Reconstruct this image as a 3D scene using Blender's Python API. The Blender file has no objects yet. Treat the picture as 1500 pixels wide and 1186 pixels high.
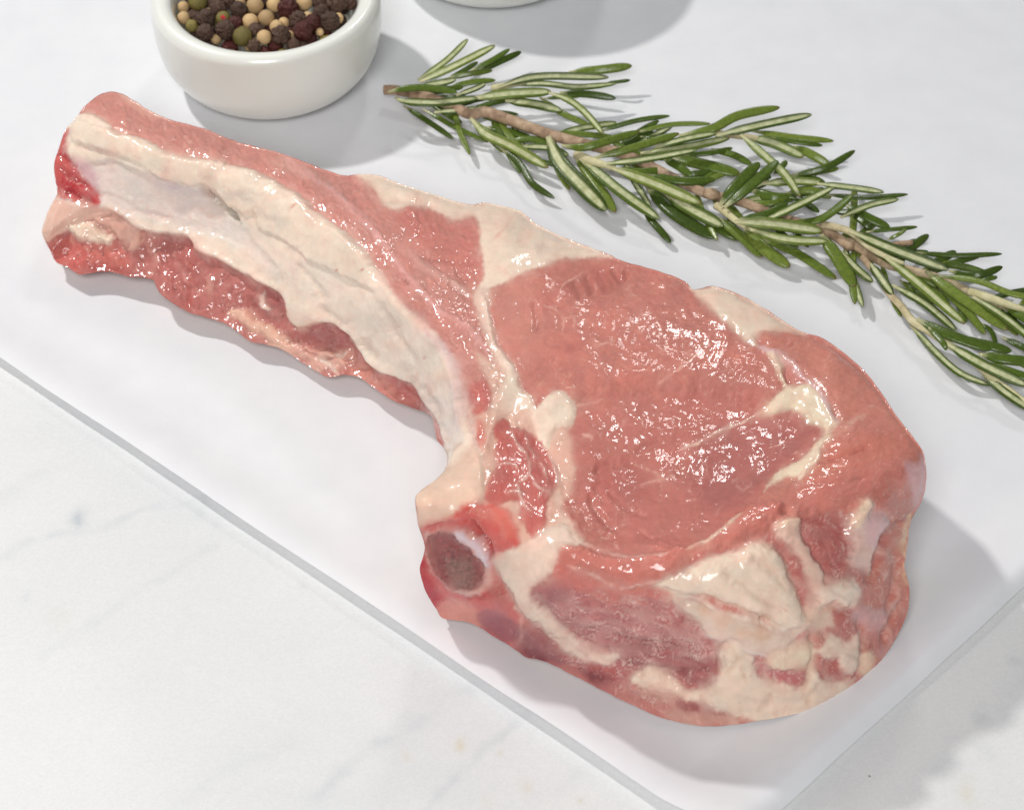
import bpy, math, random
import numpy as np
from mathutils import Vector, Matrix

random.seed(7)
rng = np.random.default_rng(11)
scene = bpy.context.scene
COL = scene.collection
PI = math.pi

# ------------------------------------------------------------------ camera
PITCH = math.radians(45.0)
DIST = 0.668
FPX = 85.0 / 36.0 * 1500.0           # focal length in photograph pixels
CAMP = np.array([0.0, -DIST * math.cos(PITCH), DIST * math.sin(PITCH)])
FWD = np.array([0.0, math.cos(PITCH), -math.sin(PITCH)])
UPV = np.array([0.0, math.sin(PITCH), math.cos(PITCH)])
RGT = np.array([1.0, 0.0, 0.0])

cd = bpy.data.cameras.new('camera')
cam = bpy.data.objects.new('camera', cd)
COL.objects.link(cam)
cam.location = CAMP
cam.rotation_euler = (PI / 2 - PITCH, 0, 0)
cd.lens = 85
cd.sensor_width = 36
cd.clip_start = 0.01
cd.clip_end = 20
cd.dof.use_dof = True
cd.dof.focus_distance = 0.625
cd.dof.aperture_fstop = 36
scene.camera = cam

# ------------------------------------------------------------------ light (studio)
w = bpy.data.worlds.new('World')
scene.world = w
w.use_nodes = True
bg = w.node_tree.nodes['Background']
bg.inputs[0].default_value = (0.97, 0.985, 1.0, 1)
bg.inputs[1].default_value = 0.155


def area(name, loc, target, size, power, color=(1, 1, 1), shape='DISK', size_y=None):
    ld = bpy.data.lights.new(name, 'AREA')
    ld.shape = shape
    ld.size = size
    if size_y:
        ld.size_y = size_y
    ld.energy = power
    ld.color = color
    o = bpy.data.objects.new(name, ld)
    COL.objects.link(o)
    o.location = loc
    d = Vector(target) - Vector(loc)
    o.rotation_euler = d.to_track_quat('-Z', 'Y').to_euler()
    return o


area('key_lamp', (-0.54, 0.44, 0.82), (0.02, 0.0, 0.0), 0.060, 5.9, (1.0, 0.98, 0.95))
area('front_softbox', (-0.10, -0.86, 0.92), (0, 0, 0.01), 0.42, 9.3, (1.0, 0.995, 0.99), 'RECTANGLE', 0.36)
area('back_softbox', (0.16, 0.85, 0.80), (0, 0, 0.03), 0.11, 1.3, (1.0, 0.99, 0.97), 'RECTANGLE', 0.11)

vs = scene.view_settings
vs.view_transform = 'Standard'
vs.look = 'None'
vs.exposure = 0.06
vs.gamma = 1.0


# ------------------------------------------------------------------ helpers
def s2l(c):
    c = np.asarray(c, float) / 255.0
    return np.where(c <= 0.04045, c / 12.92, ((c + 0.055) / 1.055) ** 2.4)


def P(u, v, z):
    """photograph pixel + height above the paper -> point of the place"""
    u = np.asarray(u, float); v = np.asarray(v, float); z = np.asarray(z, float)
    a = (u - 750.0) / FPX
    b = -(v - 593.0) / FPX
    d = FWD[None, :] + a.reshape(-1, 1) * RGT[None, :] + b.reshape(-1, 1) * UPV[None, :]
    t = (z.reshape(-1) - CAMP[2]) / d[:, 2]
    return CAMP[None, :] + d * t[:, None]


def P1(u, v, z):
    return P([u], [v], [z])[0]


def pxscale(p):
    """photograph pixels per metre at point p"""
    return FPX / float(np.dot(np.asarray(p) - CAMP, FWD))


def _hash(ix, iy, seed):
    h = (ix.astype(np.int64) * 374761393 + iy.astype(np.int64) * 668265263 + seed * 974634777) & 0xFFFFFFFF
    h = ((h ^ (h >> 13)) * 1274126177) & 0xFFFFFFFF
    return (h ^ (h >> 16)) & 0xFFFF


def perlin(x, y, seed=0):
    x = np.asarray(x, float); y = np.asarray(y, float)
    x0 = np.floor(x); y0 = np.floor(y)
    fx = x - x0; fy = y - y0
    u = fx * fx * fx * (fx * (fx * 6 - 15) + 10)
    v = fy * fy * fy * (fy * (fy * 6 - 15) + 10)

    def g(dx, dy):
        a = _hash(x0 + dx, y0 + dy, seed) / 65536.0 * 2 * PI
        return np.cos(a) * (fx - dx) + np.sin(a) * (fy - dy)
    n0 = g(0, 0) * (1 - u) + g(1, 0) * u
    n1 = g(0, 1) * (1 - u) + g(1, 1) * u
    return (n0 * (1 - v) + n1 * v) * 1.5


def fbm(x, y, seed=0, octaves=4, gain=0.5):
    s = 0; a = 1.0; t = 0
    for i in range(octaves):
        s = s + a * perlin(x * 2 ** i, y * 2 ** i, seed + i * 17)
        t += a
        a *= gain
    return s / t


def sstep(e0, e1, x):
    t = np.clip((x - e0) / (e1 - e0), 0, 1)
    return t * t * (3 - 2 * t)


def catmull(pts, n=6, closed=False):
    pts = np.asarray(pts, float)
    m = len(pts)
    out = []
    rngi = range(m if closed else m - 1)
    for i in rngi:
        if closed:
            p0, p1, p2, p3 = pts[(i - 1) % m], pts[i], pts[(i + 1) % m], pts[(i + 2) % m]
        else:
            p0, p1, p2, p3 = pts[max(i - 1, 0)], pts[i], pts[i + 1], pts[min(i + 2, m - 1)]
        for k in range(n):
            t = k / n
            out.append(0.5 * ((2 * p1) + (-p0 + p2) * t + (2 * p0 - 5 * p1 + 4 * p2 - p3) * t * t
                              + (-p0 + 3 * p1 - 3 * p2 + p3) * t ** 3))
    if not closed:
        out.append(pts[-1])
    return np.array(out)


def seg_dist(px, py, poly, closed):
    """distance to a polyline, and the parameter 0..1 along it"""
    a = poly
    b = np.roll(poly, -1, axis=0) if closed else poly[1:]
    if not closed:
        a = poly[:-1]
    best = np.full(px.shape, 1e9)
    par = np.zeros(px.shape)
    n = len(a)
    for i in range(n):
        dx, dy = b[i] - a[i]
        l2 = dx * dx + dy * dy + 1e-12
        t = np.clip(((px - a[i][0]) * dx + (py - a[i][1]) * dy) / l2, 0, 1)
        d = (px - a[i][0] - t * dx) ** 2 + (py - a[i][1] - t * dy) ** 2
        k = d < best
        best[k] = d[k]
        par[k] = (i + t[k]) / n
    return np.sqrt(best), par


def inside(px, py, poly):
    c = np.zeros(px.shape, bool)
    n = len(poly)
    for i in range(n):
        x0, y0 = poly[i - 1]
        x1, y1 = poly[i]
        if y0 == y1:
            continue
        k = ((y0 > py) != (y1 > py)) & (px < (x1 - x0) * (py - y0) / (y1 - y0) + x0)
        c ^= k
    return c


def mesh_obj(name, verts, faces, mat=None, parent=None, smooth=True, loc=None):
    me = bpy.data.meshes.new(name)
    me.from_pydata([tuple(v) for v in verts], [], [tuple(f) for f in faces])
    if smooth:
        me.polygons.foreach_set('use_smooth', [True] * len(me.polygons))
    me.update()
    o = bpy.data.objects.new(name, me)
    COL.objects.link(o)
    if mat:
        me.materials.append(mat)
    if parent:
        o.parent = parent
    if loc is not None:
        o.location = loc
    return o


def tag(o, label=None, cat=None, group=None, kind=None):
    if label: o['label'] = label
    if cat: o['category'] = cat
    if group: o['group'] = group
    if kind: o['kind'] = kind
    return o


def empty(name, loc):
    o = bpy.data.objects.new(name, None)
    o.empty_display_size = 0.01
    COL.objects.link(o)
    o.location = loc
    return o


class NT:
    """small helper that wires node materials"""
    def __init__(self, name):
        self.m = bpy.data.materials.new(name)
        self.m.use_nodes = True
        self.t = self.m.node_tree
        self.b = self.t.nodes['Principled BSDF']

    def n(self, typ, **kw):
        nd = self.t.nodes.new(typ)
        for k, v in kw.items():
            if k.startswith('i_'):
                nd.inputs[k[2:].replace('_', ' ')].default_value = v
            else:
                setattr(nd, k, v)
        return nd

    def l(self, a, b):
        self.t.links.new(a, b)

    def noise(self, vec, scale, detail=3, rough=0.5, dist=0.0):
        nd = self.n('ShaderNodeTexNoise')
        nd.inputs['Scale'].default_value = scale
        nd.inputs['Detail'].default_value = detail
        nd.inputs['Roughness'].default_value = rough
        nd.inputs['Distortion'].default_value = dist
        if vec is not None:
            self.l(vec, nd.inputs['Vector'])
        return nd

    def ramp(self, fac, stops):
        r = self.n('ShaderNodeValToRGB')
        e = r.color_ramp.elements
        e[0].position, e[0].color = stops[0][0], stops[0][1]
        e[1].position, e[1].color = stops[-1][0], stops[-1][1]
        for p, c in stops[1:-1]:
            x = e.new(p); x.color = c
        self.l(fac, r.inputs[0])
        return r

    def mix(self, a, b, fac, mode='MIX'):
        x = self.n('ShaderNodeMix', data_type='RGBA', blend_type=mode)
        for s, val in ((x.inputs[0], fac), (x.inputs[6], a), (x.inputs[7], b)):
            if hasattr(val, 'is_linked') or hasattr(val, 'links'):
                self.l(val, s)
            else:
                s.default_value = val
        return x.outputs[2]

    def math(self, op, a, b=0.0, c=0.0):
        x = self.n('ShaderNodeMath', operation=op)
        for i, val in enumerate((a, b, c)):
            if hasattr(val, 'links'):
                self.l(val, x.inputs[i])
            else:
                x.inputs[i].default_value = val
        return x.outputs[0]

    def bump(self, h, strength, dist, normal=None):
        x = self.n('ShaderNodeBump')
        x.inputs['Strength'].default_value = strength
        x.inputs['Distance'].default_value = dist
        self.l(h, x.inputs['Height'])
        if normal is not None:
            self.l(normal, x.inputs['Normal'])
        return x.outputs[0]


def rgba(c):
    r = s2l(c)
    return (float(r[0]), float(r[1]), float(r[2]), 1.0)


# ------------------------------------------------------------------ materials
def mat_paper():
    k = NT('parchment_paper')
    co = k.n('ShaderNodeTexCoord').outputs['Object']
    a = k.noise(co, 60, 4, 0.6)
    c = k.ramp(a.outputs[0], [(0.3, rgba((236, 237, 241))), (0.7, rgba((242, 243, 246)))])
    k.l(c.outputs[0], k.b.inputs['Base Color'])
    k.b.inputs['Roughness'].default_value = 0.62
    k.b.inputs['Specular IOR Level'].default_value = 0.25
    f = k.noise(co, 900, 3, 0.6)
    g = k.noise(co, 120, 3, 0.6)
    h = k.math('ADD', f.outputs[0], k.math('MULTIPLY', g.outputs[0], 3.0))
    k.l(k.bump(h, 0.25, 0.00006), k.b.inputs['Normal'])
    tr = k.n('ShaderNodeBsdfTranslucent'); tr.inputs['Color'].default_value = (0.93, 0.93, 0.94, 1)
    mx = k.n('ShaderNodeMixShader'); mx.inputs[0].default_value = 0.17
    k.l(k.b.outputs[0], mx.inputs[1]); k.l(tr.outputs[0], mx.inputs[2])
    k.l(mx.outputs[0], k.t.nodes['Material Output'].inputs['Surface'])
    return k.m


def mat_marble():
    k = NT('white_marble')
    co = k.n('ShaderNodeTexCoord').outputs['Object']
    at = k.n('ShaderNodeAttribute', attribute_name='vein')
    st = k.n('ShaderNodeAttribute', attribute_name='stain')
    big = k.noise(co, 14, 5, 0.6, 0.4)
    c = k.ramp(big.outputs[0], [(0.3, rgba((222, 223, 224))), (0.72, rgba((232, 232, 231)))])
    fine = k.noise(co, 1400, 2, 0.7)
    c2 = k.mix(c.outputs[0], k.ramp(fine.outputs[0], [(0.3, (0.86, 0.86, 0.87, 1)), (0.7, (1.0, 1.0, 1.0, 1))]).outputs[0], 0.55, 'MULTIPLY')
    c3 = k.mix(c2, rgba((176, 184, 190)), at.outputs['Fac'])
    c4 = k.mix(c3, rgba((206, 190, 150)), st.outputs['Fac'])
    vo = k.n('ShaderNodeTexVoronoi'); vo.inputs['Scale'].default_value = 38
    k.l(co, vo.inputs['Vector'])
    dot = k.math('LESS_THAN', vo.outputs['Distance'], 0.018)
    c5 = k.mix(c4, rgba((120, 112, 100)), k.math('MULTIPLY', dot, 0.7))
    k.l(c5, k.b.inputs['Base Color'])
    k.b.inputs['Roughness'].default_value = 0.36
    k.b.inputs['Specular IOR Level'].default_value = 0.35
    k.l(k.bump(fine.outputs[0], 0.2, 0.00005), k.b.inputs['Normal'])
    return k.m


def mat_flesh():
    k = NT('raw_flesh')
    co = k.n('ShaderNodeTexCoord').outputs['Object']
    al = k.n('ShaderNodeAttribute', attribute_name='albedo')
    fa = k.n('ShaderNodeAttribute', attribute_name='fat').outputs['Fac']
    we = k.n('ShaderNodeAttribute', attribute_name='wet').outputs['Fac']
    n1 = k.noise(co, 420, 4, 0.6)
    v = k.ramp(n1.outputs[0], [(0.30, (0.90, 0.88, 0.87, 1)), (0.70, (1.03, 1.03, 1.03, 1))])
    k.l(k.mix(al.outputs['Color'], v.outputs[0], 0.75, 'MULTIPLY'), k.b.inputs['Base Color'])
    # relief: gentle under the film of juice, strong on the film itself
    mp = k.n('ShaderNodeMapping'); mp.inputs['Rotation'].default_value = (0, 0, math.radians(38)); mp.inputs['Scale'].default_value = (0.55, 1.25, 1.0)
    k.l(co, mp.inputs['Vector'])
    a = k.noise(mp.outputs[0], 430, 2, 0.5, 0.4)
    b = k.noise(co, 230, 3, 0.5, 0.3)
    h = k.math('ADD', a.outputs[0], k.math('MULTIPLY', b.outputs[0], 1.3))
    bs = k.n('ShaderNodeBump'); bs.inputs['Distance'].default_value = 0.00028
    k.l(h, bs.inputs['Height'])
    k.l(k.math('MULTIPLY_ADD', fa, -0.42, 0.6), bs.inputs['Strength'])
    k.l(bs.outputs[0], k.b.inputs['Normal'])
    cs = k.n('ShaderNodeBump'); cs.inputs['Distance'].default_value = 0.00022
    k.l(h, cs.inputs['Height'])
    k.l(k.math('MULTIPLY_ADD', fa, -0.22, 0.46), cs.inputs['Strength'])
    k.l(cs.outputs[0], k.b.inputs['Coat Normal'])
    k.b.inputs['Subsurface Weight'].default_value = 0.35
    k.b.inputs['Subsurface Radius'].default_value = (1.0, 0.5, 0.4)
    k.b.inputs['Subsurface Scale'].default_value = 0.0009
    k.b.inputs['Roughness'].default_value = 0.46
    k.b.inputs['Specular IOR Level'].default_value = 0.15
    k.l(we, k.b.inputs['Coat Weight'])
    k.b.inputs['Coat Roughness'].default_value = 0.10
    k.b.inputs['Coat IOR'].default_value = 1.5
    return k.m


def mat_porcelain(name, c):
    k = NT(name)
    co = k.n('ShaderNodeTexCoord').outputs['Object']
    a = k.noise(co, 45, 3, 0.5)
    r = k.ramp(a.outputs[0], [(0.35, rgba(c)), (0.7, rgba([x + 3 for x in c]))])
    k.l(r.outputs[0], k.b.inputs['Base Color'])
    k.b.inputs['Roughness'].default_value = 0.3
    k.b.inputs['Specular IOR Level'].default_value = 0.45
    k.b.inputs['Coat Weight'].default_value = 0.5
    k.b.inputs['Coat Roughness'].default_value = 0.12
    k.b.inputs['Subsurface Weight'].default_value = 0.15
    k.b.inputs['Subsurface Radius'].default_value = (0.004, 0.004, 0.003)
    k.b.inputs['Subsurface Scale'].default_value = 1.0
    return k.m


def mat_leaf():
    k = NT('rosemary_leaf')
    co = k.n('ShaderNodeTexCoord').outputs['Object']
    pale = k.n('ShaderNodeAttribute', attribute_name='pale').outputs['Fac']
    along = k.n('ShaderNodeAttribute', attribute_name='along').outputs['Fac']
    rnd = k.n('ShaderNodeObjectInfo').outputs['Random']
    g = k.ramp(rnd, [(0.0, rgba((62, 80, 28))), (0.5, rgba((84, 104, 38))), (1.0, rgba((116, 132, 58)))])
    n1 = k.noise(co, 900, 3, 0.6)
    gv = k.mix(g.outputs[0], k.ramp(n1.outputs[0], [(0.3, (0.66, 0.70, 0.62, 1)), (0.7, (1.12, 1.1, 1.0, 1))]).outputs[0], 0.9, 'MULTIPLY')
    n2 = k.noise(co, 500, 3, 0.6)
    pc = k.ramp(n2.outputs[0], [(0.3, rgba((166, 172, 122))), (0.65, rgba((208, 210, 170)))])
    c = k.mix(gv, pc.outputs[0], pale)
    base = k.mix(rgba((196, 192, 150)), c, k.ramp(along, [(0.0, (0, 0, 0, 1)), (0.16, (1, 1, 1, 1))]).outputs[0])
    tipm = k.ramp(along, [(0.955, (0, 0, 0, 1)), (1.0, (1, 1, 1, 1))])
    tipf = k.math('MULTIPLY', tipm.outputs[0], k.math('GREATER_THAN', rnd, 0.55))
    brown = k.math('MULTIPLY', tipf, 0.85)
    k.l(k.mix(base, rgba((108, 78, 52)), brown), k.b.inputs['Base Color'])
    # pebbled leaf skin
    vo = k.n('ShaderNodeTexVoronoi'); vo.inputs['Scale'].default_value = 1500
    k.l(co, vo.inputs['Vector'])
    k.l(k.bump(vo.outputs['Distance'], 0.35, 0.00008), k.b.inputs['Normal'])
    k.l(k.math('MULTIPLY_ADD', pale, 0.35, 0.27), k.b.inputs['Roughness'])
    k.b.inputs['Specular IOR Level'].default_value = 0.32
    return k.m


def mat_stem():
    k = NT('rosemary_stem')
    co = k.n('ShaderNodeTexCoord').outputs['Object']
    g = k.n('ShaderNodeAttribute', attribute_name='green').outputs['Fac']
    n1 = k.noise(co, 260, 4, 0.65, 0.5)
    c = k.ramp(n1.outputs[0], [(0.28, rgba((104, 80, 62))), (0.5, rgba((166, 138, 112))), (0.75, rgba((200, 178, 150)))])
    c2 = k.ramp(n1.outputs[0], [(0.3, rgba((182, 176, 128))), (0.7, rgba((216, 210, 170)))])
    k.l(k.mix(c.outputs[0], c2.outputs[0], g), k.b.inputs['Base Color'])
    k.b.inputs['Roughness'].default_value = 0.7
    n2 = k.noise(co, 800, 3, 0.6)
    k.l(k.bump(n2.outputs[0], 0.5, 0.0004), k.b.inputs['Normal'])
    return k.m


def mat_pepper(name, dark, light, rough, bump, spec=0.5):
    k = NT(name)
    co = k.n('ShaderNodeTexCoord').outputs['Object']
    rnd = k.n('ShaderNodeObjectInfo').outputs['Random']
    n1 = k.noise(co, 700, 4, 0.6)
    r = k.ramp(n1.outputs[0], [(0.3, rgba(dark)), (0.7, rgba(light))])
    v = k.ramp(rnd, [(0.0, (0.72, 0.68, 0.66, 1)), (1.0, (1.15, 1.1, 1.05, 1))])
    k.l(k.mix(r.outputs[0], v.outputs[0], 1.0, 'MULTIPLY'), k.b.inputs['Base Color'])
    k.b.inputs['Roughness'].default_value = rough
    k.b.inputs['Specular IOR Level'].default_value = spec
    n2 = k.noise(co, 1500, 3, 0.6)
    k.l(k.bump(n2.outputs[0], bump, 0.0004), k.b.inputs['Normal'])
    return k.m


M_PAPER = mat_paper(); M_MARBLE = mat_marble(); M_FLESH = mat_flesh()
M_BOWL = mat_porcelain('white_porcelain', (234, 235, 228))
M_LEAF = mat_leaf(); M_STEM = mat_stem()
M_WHITEP = mat_pepper('white_pepper', (180, 146, 102), (224, 198, 152), 0.55, 0.25, 0.35)
M_BLACKP = mat_pepper('black_pepper', (40, 27, 23), (126, 98, 82), 0.45, 0.6, 0.4)
M_REDP = mat_pepper('dark_red_pepper', (52, 22, 22), (116, 58, 52), 0.4, 0.5, 0.4)
M_GREENP = mat_pepper('green_pepper', (96, 88, 40), (160, 148, 84), 0.5, 0.4, 0.4)
k_ = NT('pepper_skin_red'); k_.b.inputs['Base Color'].default_value = rgba((190, 30, 34)); k_.b.inputs['Roughness'].default_value = 0.4
_n = k_.noise(k_.n('ShaderNodeTexCoord').outputs['Object'], 1200); k_.l(k_.bump(_n.outputs[0], 0.4, 0.0003), k_.b.inputs['Normal'])
M_REDSKIN = k_.m

# ------------------------------------------------------------------ marble countertop
ZM = -0.0012


def build_marble():
    xs = np.concatenate([np.linspace(-0.7, -0.16, 12)[:-1], np.arange(-0.16, 0.16, 0.0007), np.linspace(0.16, 0.7, 12)])
    ys = np.concatenate([np.linspace(-0.6, -0.15, 10)[:-1], np.arange(-0.15, 0.02, 0.0007), np.linspace(0.02, 0.7, 16)])
    X, Y = np.meshgrid(xs, ys)
    nx, ny = len(xs), len(ys)
    x = X.ravel(); y = Y.ravel()
    vein = np.zeros(len(x)); stain = np.zeros(len(x))
    # crooked coordinates so that the veins wander
    wx = x + 0.0022 * fbm(x * 110, y * 110, 3, 4); wy = y + 0.0022 * fbm(x * 110, y * 110, 9, 4)

    def ground(pts):
        q = np.array(pts, float)
        return P(q[:, 0], q[:, 1], np.full(len(q), ZM))[:, :2]

    def vline(pts, w, s):
        nonlocal vein
        d, t = seg_dist(wx, wy, catmull(ground(pts), 5), False)
        m = np.exp(-(d / (w / 5300.0)) ** 2) * s * np.clip(0.55 + 0.9 * fbm(x * 160, y * 160, 21, 3), 0, 1.2)
        vein = np.maximum(vein, m * 0.75)

    def blot(u, v, r, s, kind=0):
        nonlocal vein, stain
        g = ground([(u, v)])[0]
        d = np.hypot(wx - g[0], (wy - g[1]) * 0.75)
        m = np.exp(-(d / (r / 5300.0)) ** 2) * s * np.clip(0.7 + 0.8 * fbm(x * 300, y * 300, 5, 3), 0, 1.3)
        if kind: stain = np.maximum(stain, m)
        else: vein = np.maximum(vein, m)
    vline([(-20, 825), (48, 795), (107, 778), (155, 772), (202, 751), (286, 730), (318, 720)], 7, 0.40)
    vline([(60, 960), (167, 890), (250, 837), (310, 800)], 9, 0.22)
    vline([(-20, 740), (20, 720), (60, 690)], 16, 0.18)
    vline([(464, 1170), (524, 1111), (583, 1075), (640, 1033), (690, 1000)], 11, 0.42)
    vline([(560, 1090), (628, 1038), (684, 1010)], 18, 0.28)
    vline([(620, 1190), (680, 1122), (724, 1086), (780, 1034)], 7, 0.42)
    vline([(792, 1166), (860, 1130), (896, 1110)], 16, 0.22)
    vline([(1390, 1120), (1440, 1070), (1500, 1000), (1530, 960)], 22, 0.22)
    vline([(250, 1190), (330, 1130), (420, 1090)], 14, 0.14)
    blot(116, 759, 13, 0.75); blot(126, 763, 8, 0.4); blot(290, 752, 9, 0.32); blot(300, 733, 8, 0.4)
    blot(315, 765, 6, 0.22); blot(35, 875, 5, 0.3); blot(440, 860, 6, 0.22)
    blot(1438, 1050, 13, 0.55); blot(1447, 1060, 8, 0.3); blot(1487, 968, 10, 0.5); blot(1440, 1095, 20, 0.2)
    blot(677, 1090, 7, 0.55, 1); blot(770, 1155, 9, 0.3, 1); blot(717, 1170, 8, 0.2, 1); blot(595, 1106, 5, 0.4, 1)
    blot(855, 1170, 4, 0.6, 1); blot(735, 1101, 4, 0.5, 1); blot(1420, 1160, 18, 0.25, 1); blot(85, 900, 16, 0.14, 1)
    idx = np.arange(nx * ny).reshape(ny, nx)
    f = np.stack([idx[:-1, :-1], idx[:-1, 1:], idx[1:, 1:], idx[1:, :-1]], -1).reshape(-1, 4)
    z = np.full(len(x), ZM)
    verts = np.stack([x, y, z], 1)
    # slab sides
    ring = np.concatenate([idx[0, :], idx[1:, -1], idx[-1, -2::-1], idx[-2:0:-1, 0]])
    low = verts[ring].copy(); low[:, 2] = ZM - 0.03
    b0 = len(verts)
    verts = np.concatenate([verts, low])
    m = len(ring)
    side = [(ring[i], b0 + i, b0 + (i + 1) % m, ring[(i + 1) % m]) for i in range(m)]
    faces = [tuple(q) for q in f] + side + [tuple(b0 + i for i in range(m))[::-1]]
    o = mesh_obj('countertop', verts, faces, M_MARBLE, smooth=False)
    for nm, dat in (('vein', vein), ('stain', stain)):
        at = o.data.attributes.new(nm, 'FLOAT', 'POINT')
        at.data.foreach_set('value', np.concatenate([dat, np.zeros(m)]).astype(np.float32))
    tag(o, 'white marble countertop with faint grey veins', None, kind='structure')


build_marble()


# ------------------------------------------------------------------ parchment sheet
def build_paper():
    f0 = P1(0, 522, 0.003)[:2]; f1 = P1(1000, 1186, 0.004)[:2]
    r0 = P1(1130, 1186, 0.0045)[:2]; r1 = P1(1500, 850, 0.0045)[:2]
    da = f1 - f0; db = r1 - r0
    t = np.linalg.solve(np.stack([da, -db], 1), r0 - f0)
    C = f0 + da * t[0]
    A = -da / np.linalg.norm(da)          # along the front edge, to the far left
    B = db / np.linalg.norm(db)           # along the right edge, away
    LA, LB = 0.46, 0.42
    sa = np.concatenate([np.linspace(0, 0.03, 46)[:-1], np.linspace(0.03, LA, 150)])
    sb = np.concatenate([np.linspace(0, 0.03, 40)[:-1], np.linspace(0.03, LB, 130)])
    SA, SB = np.meshgrid(sa, sb)
    a = SA.ravel(); b = SB.ravel()
    x = C[0] + A[0] * a + B[0] * b
    y = C[1] + A[1] * a + B[1] * b
    # front edge floats a few millimetres; the right edge humps and rolls down
    wob = fbm(a * 22, b * 0 + 3.3, 4, 2)
    zf = (0.0034 + 0.0009 * wob - 0.0009 * sstep(0.12, 0.36, a)) * (1 - sstep(0.0, 0.022, b)) ** 1.5
    hump = 0.0038 + 0.0007 * fbm(b * 25, b * 0 + 1.1, 8, 2)
    zr = hump * (1 - sstep(0.004, 0.024, a)) - 0.0026 * (1 - np.clip(a / 0.0045, 0, 1)) ** 2
    # the edges are not ruler straight
    e = 0.0007 * fbm(a * 16, b * 0 + 7, 31, 3) * (1 - sstep(0, 0.01, b))
    x += B[0] * e; y += B[1] * e
    e2 = 0.0012 * fbm(b * 14, b * 0 + 2, 33, 2) * (1 - sstep(0, 0.012, a))
    x += A[0] * e2; y += A[1] * e2
    z = np.maximum(zf, 0) + zr
    flat = sstep(0.0, 0.03, np.minimum(a, b))
    z += 0.00018 * fbm(x * 30, y * 30, 14, 3) * (1 - 0.4 * flat) - 0.00025
    na, nb = len(sa), len(sb)
    idx = np.arange(na * nb).reshape(nb, na)
    f = np.stack([idx[:-1, :-1], idx[1:, :-1], idx[1:, 1:], idx[:-1, 1:]], -1).reshape(-1, 4)
    verts = np.stack([x, y, z], 1)
    faces = [tuple(q) for q in f]
    o = mesh_obj('paper_sheet', verts, faces, M_PAPER)
    tag(o, 'sheet of white parchment paper lying under the raw chop on the marble', 'paper')


build_paper()


# ------------------------------------------------------------------ the raw rib chop
def cv(ox, oy, s):
    return lambda *p: [(ox + x / s, oy + y / s) for x, y in p]


k1 = cv(40, 100, 2.965); k2 = cv(340, 230, 2.635); k3 = cv(580, 560, 2.695)
k4 = cv(680, 280, 2.965); k5 = cv(950, 400, 2.758); k6 = cv(880, 680, 2.824)
k0 = lambda *p: list(p)

# silhouette: u, v, height
SIL = [(150, 137, 34), (178, 137, 35), (215, 160, 35), (250, 175, 35), (300, 189, 35), (345, 207, 35), (400, 221, 36),
       (440, 235, 36), (480, 250, 36), (505, 257, 37), (530, 255, 37), (555, 257, 37), (590, 271, 37), (640, 287, 37), (688, 300, 37), (712, 297, 37),
       (740, 303, 37), (765, 311, 37), (788, 330, 37), (820, 345, 38), (850, 357, 39), (895, 374, 40), (905, 380, 41), (950, 393, 42),
       (1000, 410, 42), (1016, 424, 42), (1042, 419, 41), (1080, 430, 41), (1120, 452, 40), (1170, 484, 40), (1205, 495, 40),
       (1245, 524, 40), (1280, 559, 40), (1310, 604, 41), (1340, 644, 42), (1353, 664, 41), (1357, 700, 36), (1350, 735, 31),
       (1334, 762, 27), (1329, 800, 23), (1325, 830, 19), (1332, 862, 14), (1328, 900, 8), (1304, 948, 3), (1270, 990, 1.5),
       (1220, 1024, 1), (1180, 1041, 1), (1100, 1057, 1), (1040, 1063, 1), (980, 1054, 2), (920, 1029, 3), (870, 1004, 4),
       (820, 978, 5), (790, 966, 5), (770, 962, 5), (745, 944, 5), (720, 930, 5), (690, 912, 5), (650, 905, 4), (640, 892, 7), (625, 868, 13),
       (615, 835, 20), (622, 805, 25), (618, 782, 31), (612, 765, 35), (610, 726, 41.5), (640, 702, 42), (654, 684, 40), (656, 668, 32),
       (652, 658, 14), (640, 642, 9), (631, 609, 6), (606, 598, 4), (575, 586, 4), (552, 571, 4), (528, 554, 3), (505, 549, 3), (480, 552, 2), (442, 530, 2),
       (412, 511, 2), (378, 502, 3), (364, 498, 3), (330, 474, 3), (300, 464, 3), (273, 455, 4), (242, 437, 5), (229, 420, 6), (222, 408, 5), (188, 405, 4),
       (160, 398, 4), (131, 400, 3), (116, 402, 3), (100, 392, 4), (82, 383, 5), (73, 366, 8), (62, 342, 13), (66, 322, 15), (76, 300, 17), (84, 282, 19), (80, 258, 23), (80, 238, 25),
       (88, 214, 28), (96, 192, 30), (108, 180, 31), (122, 158, 33)]
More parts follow.
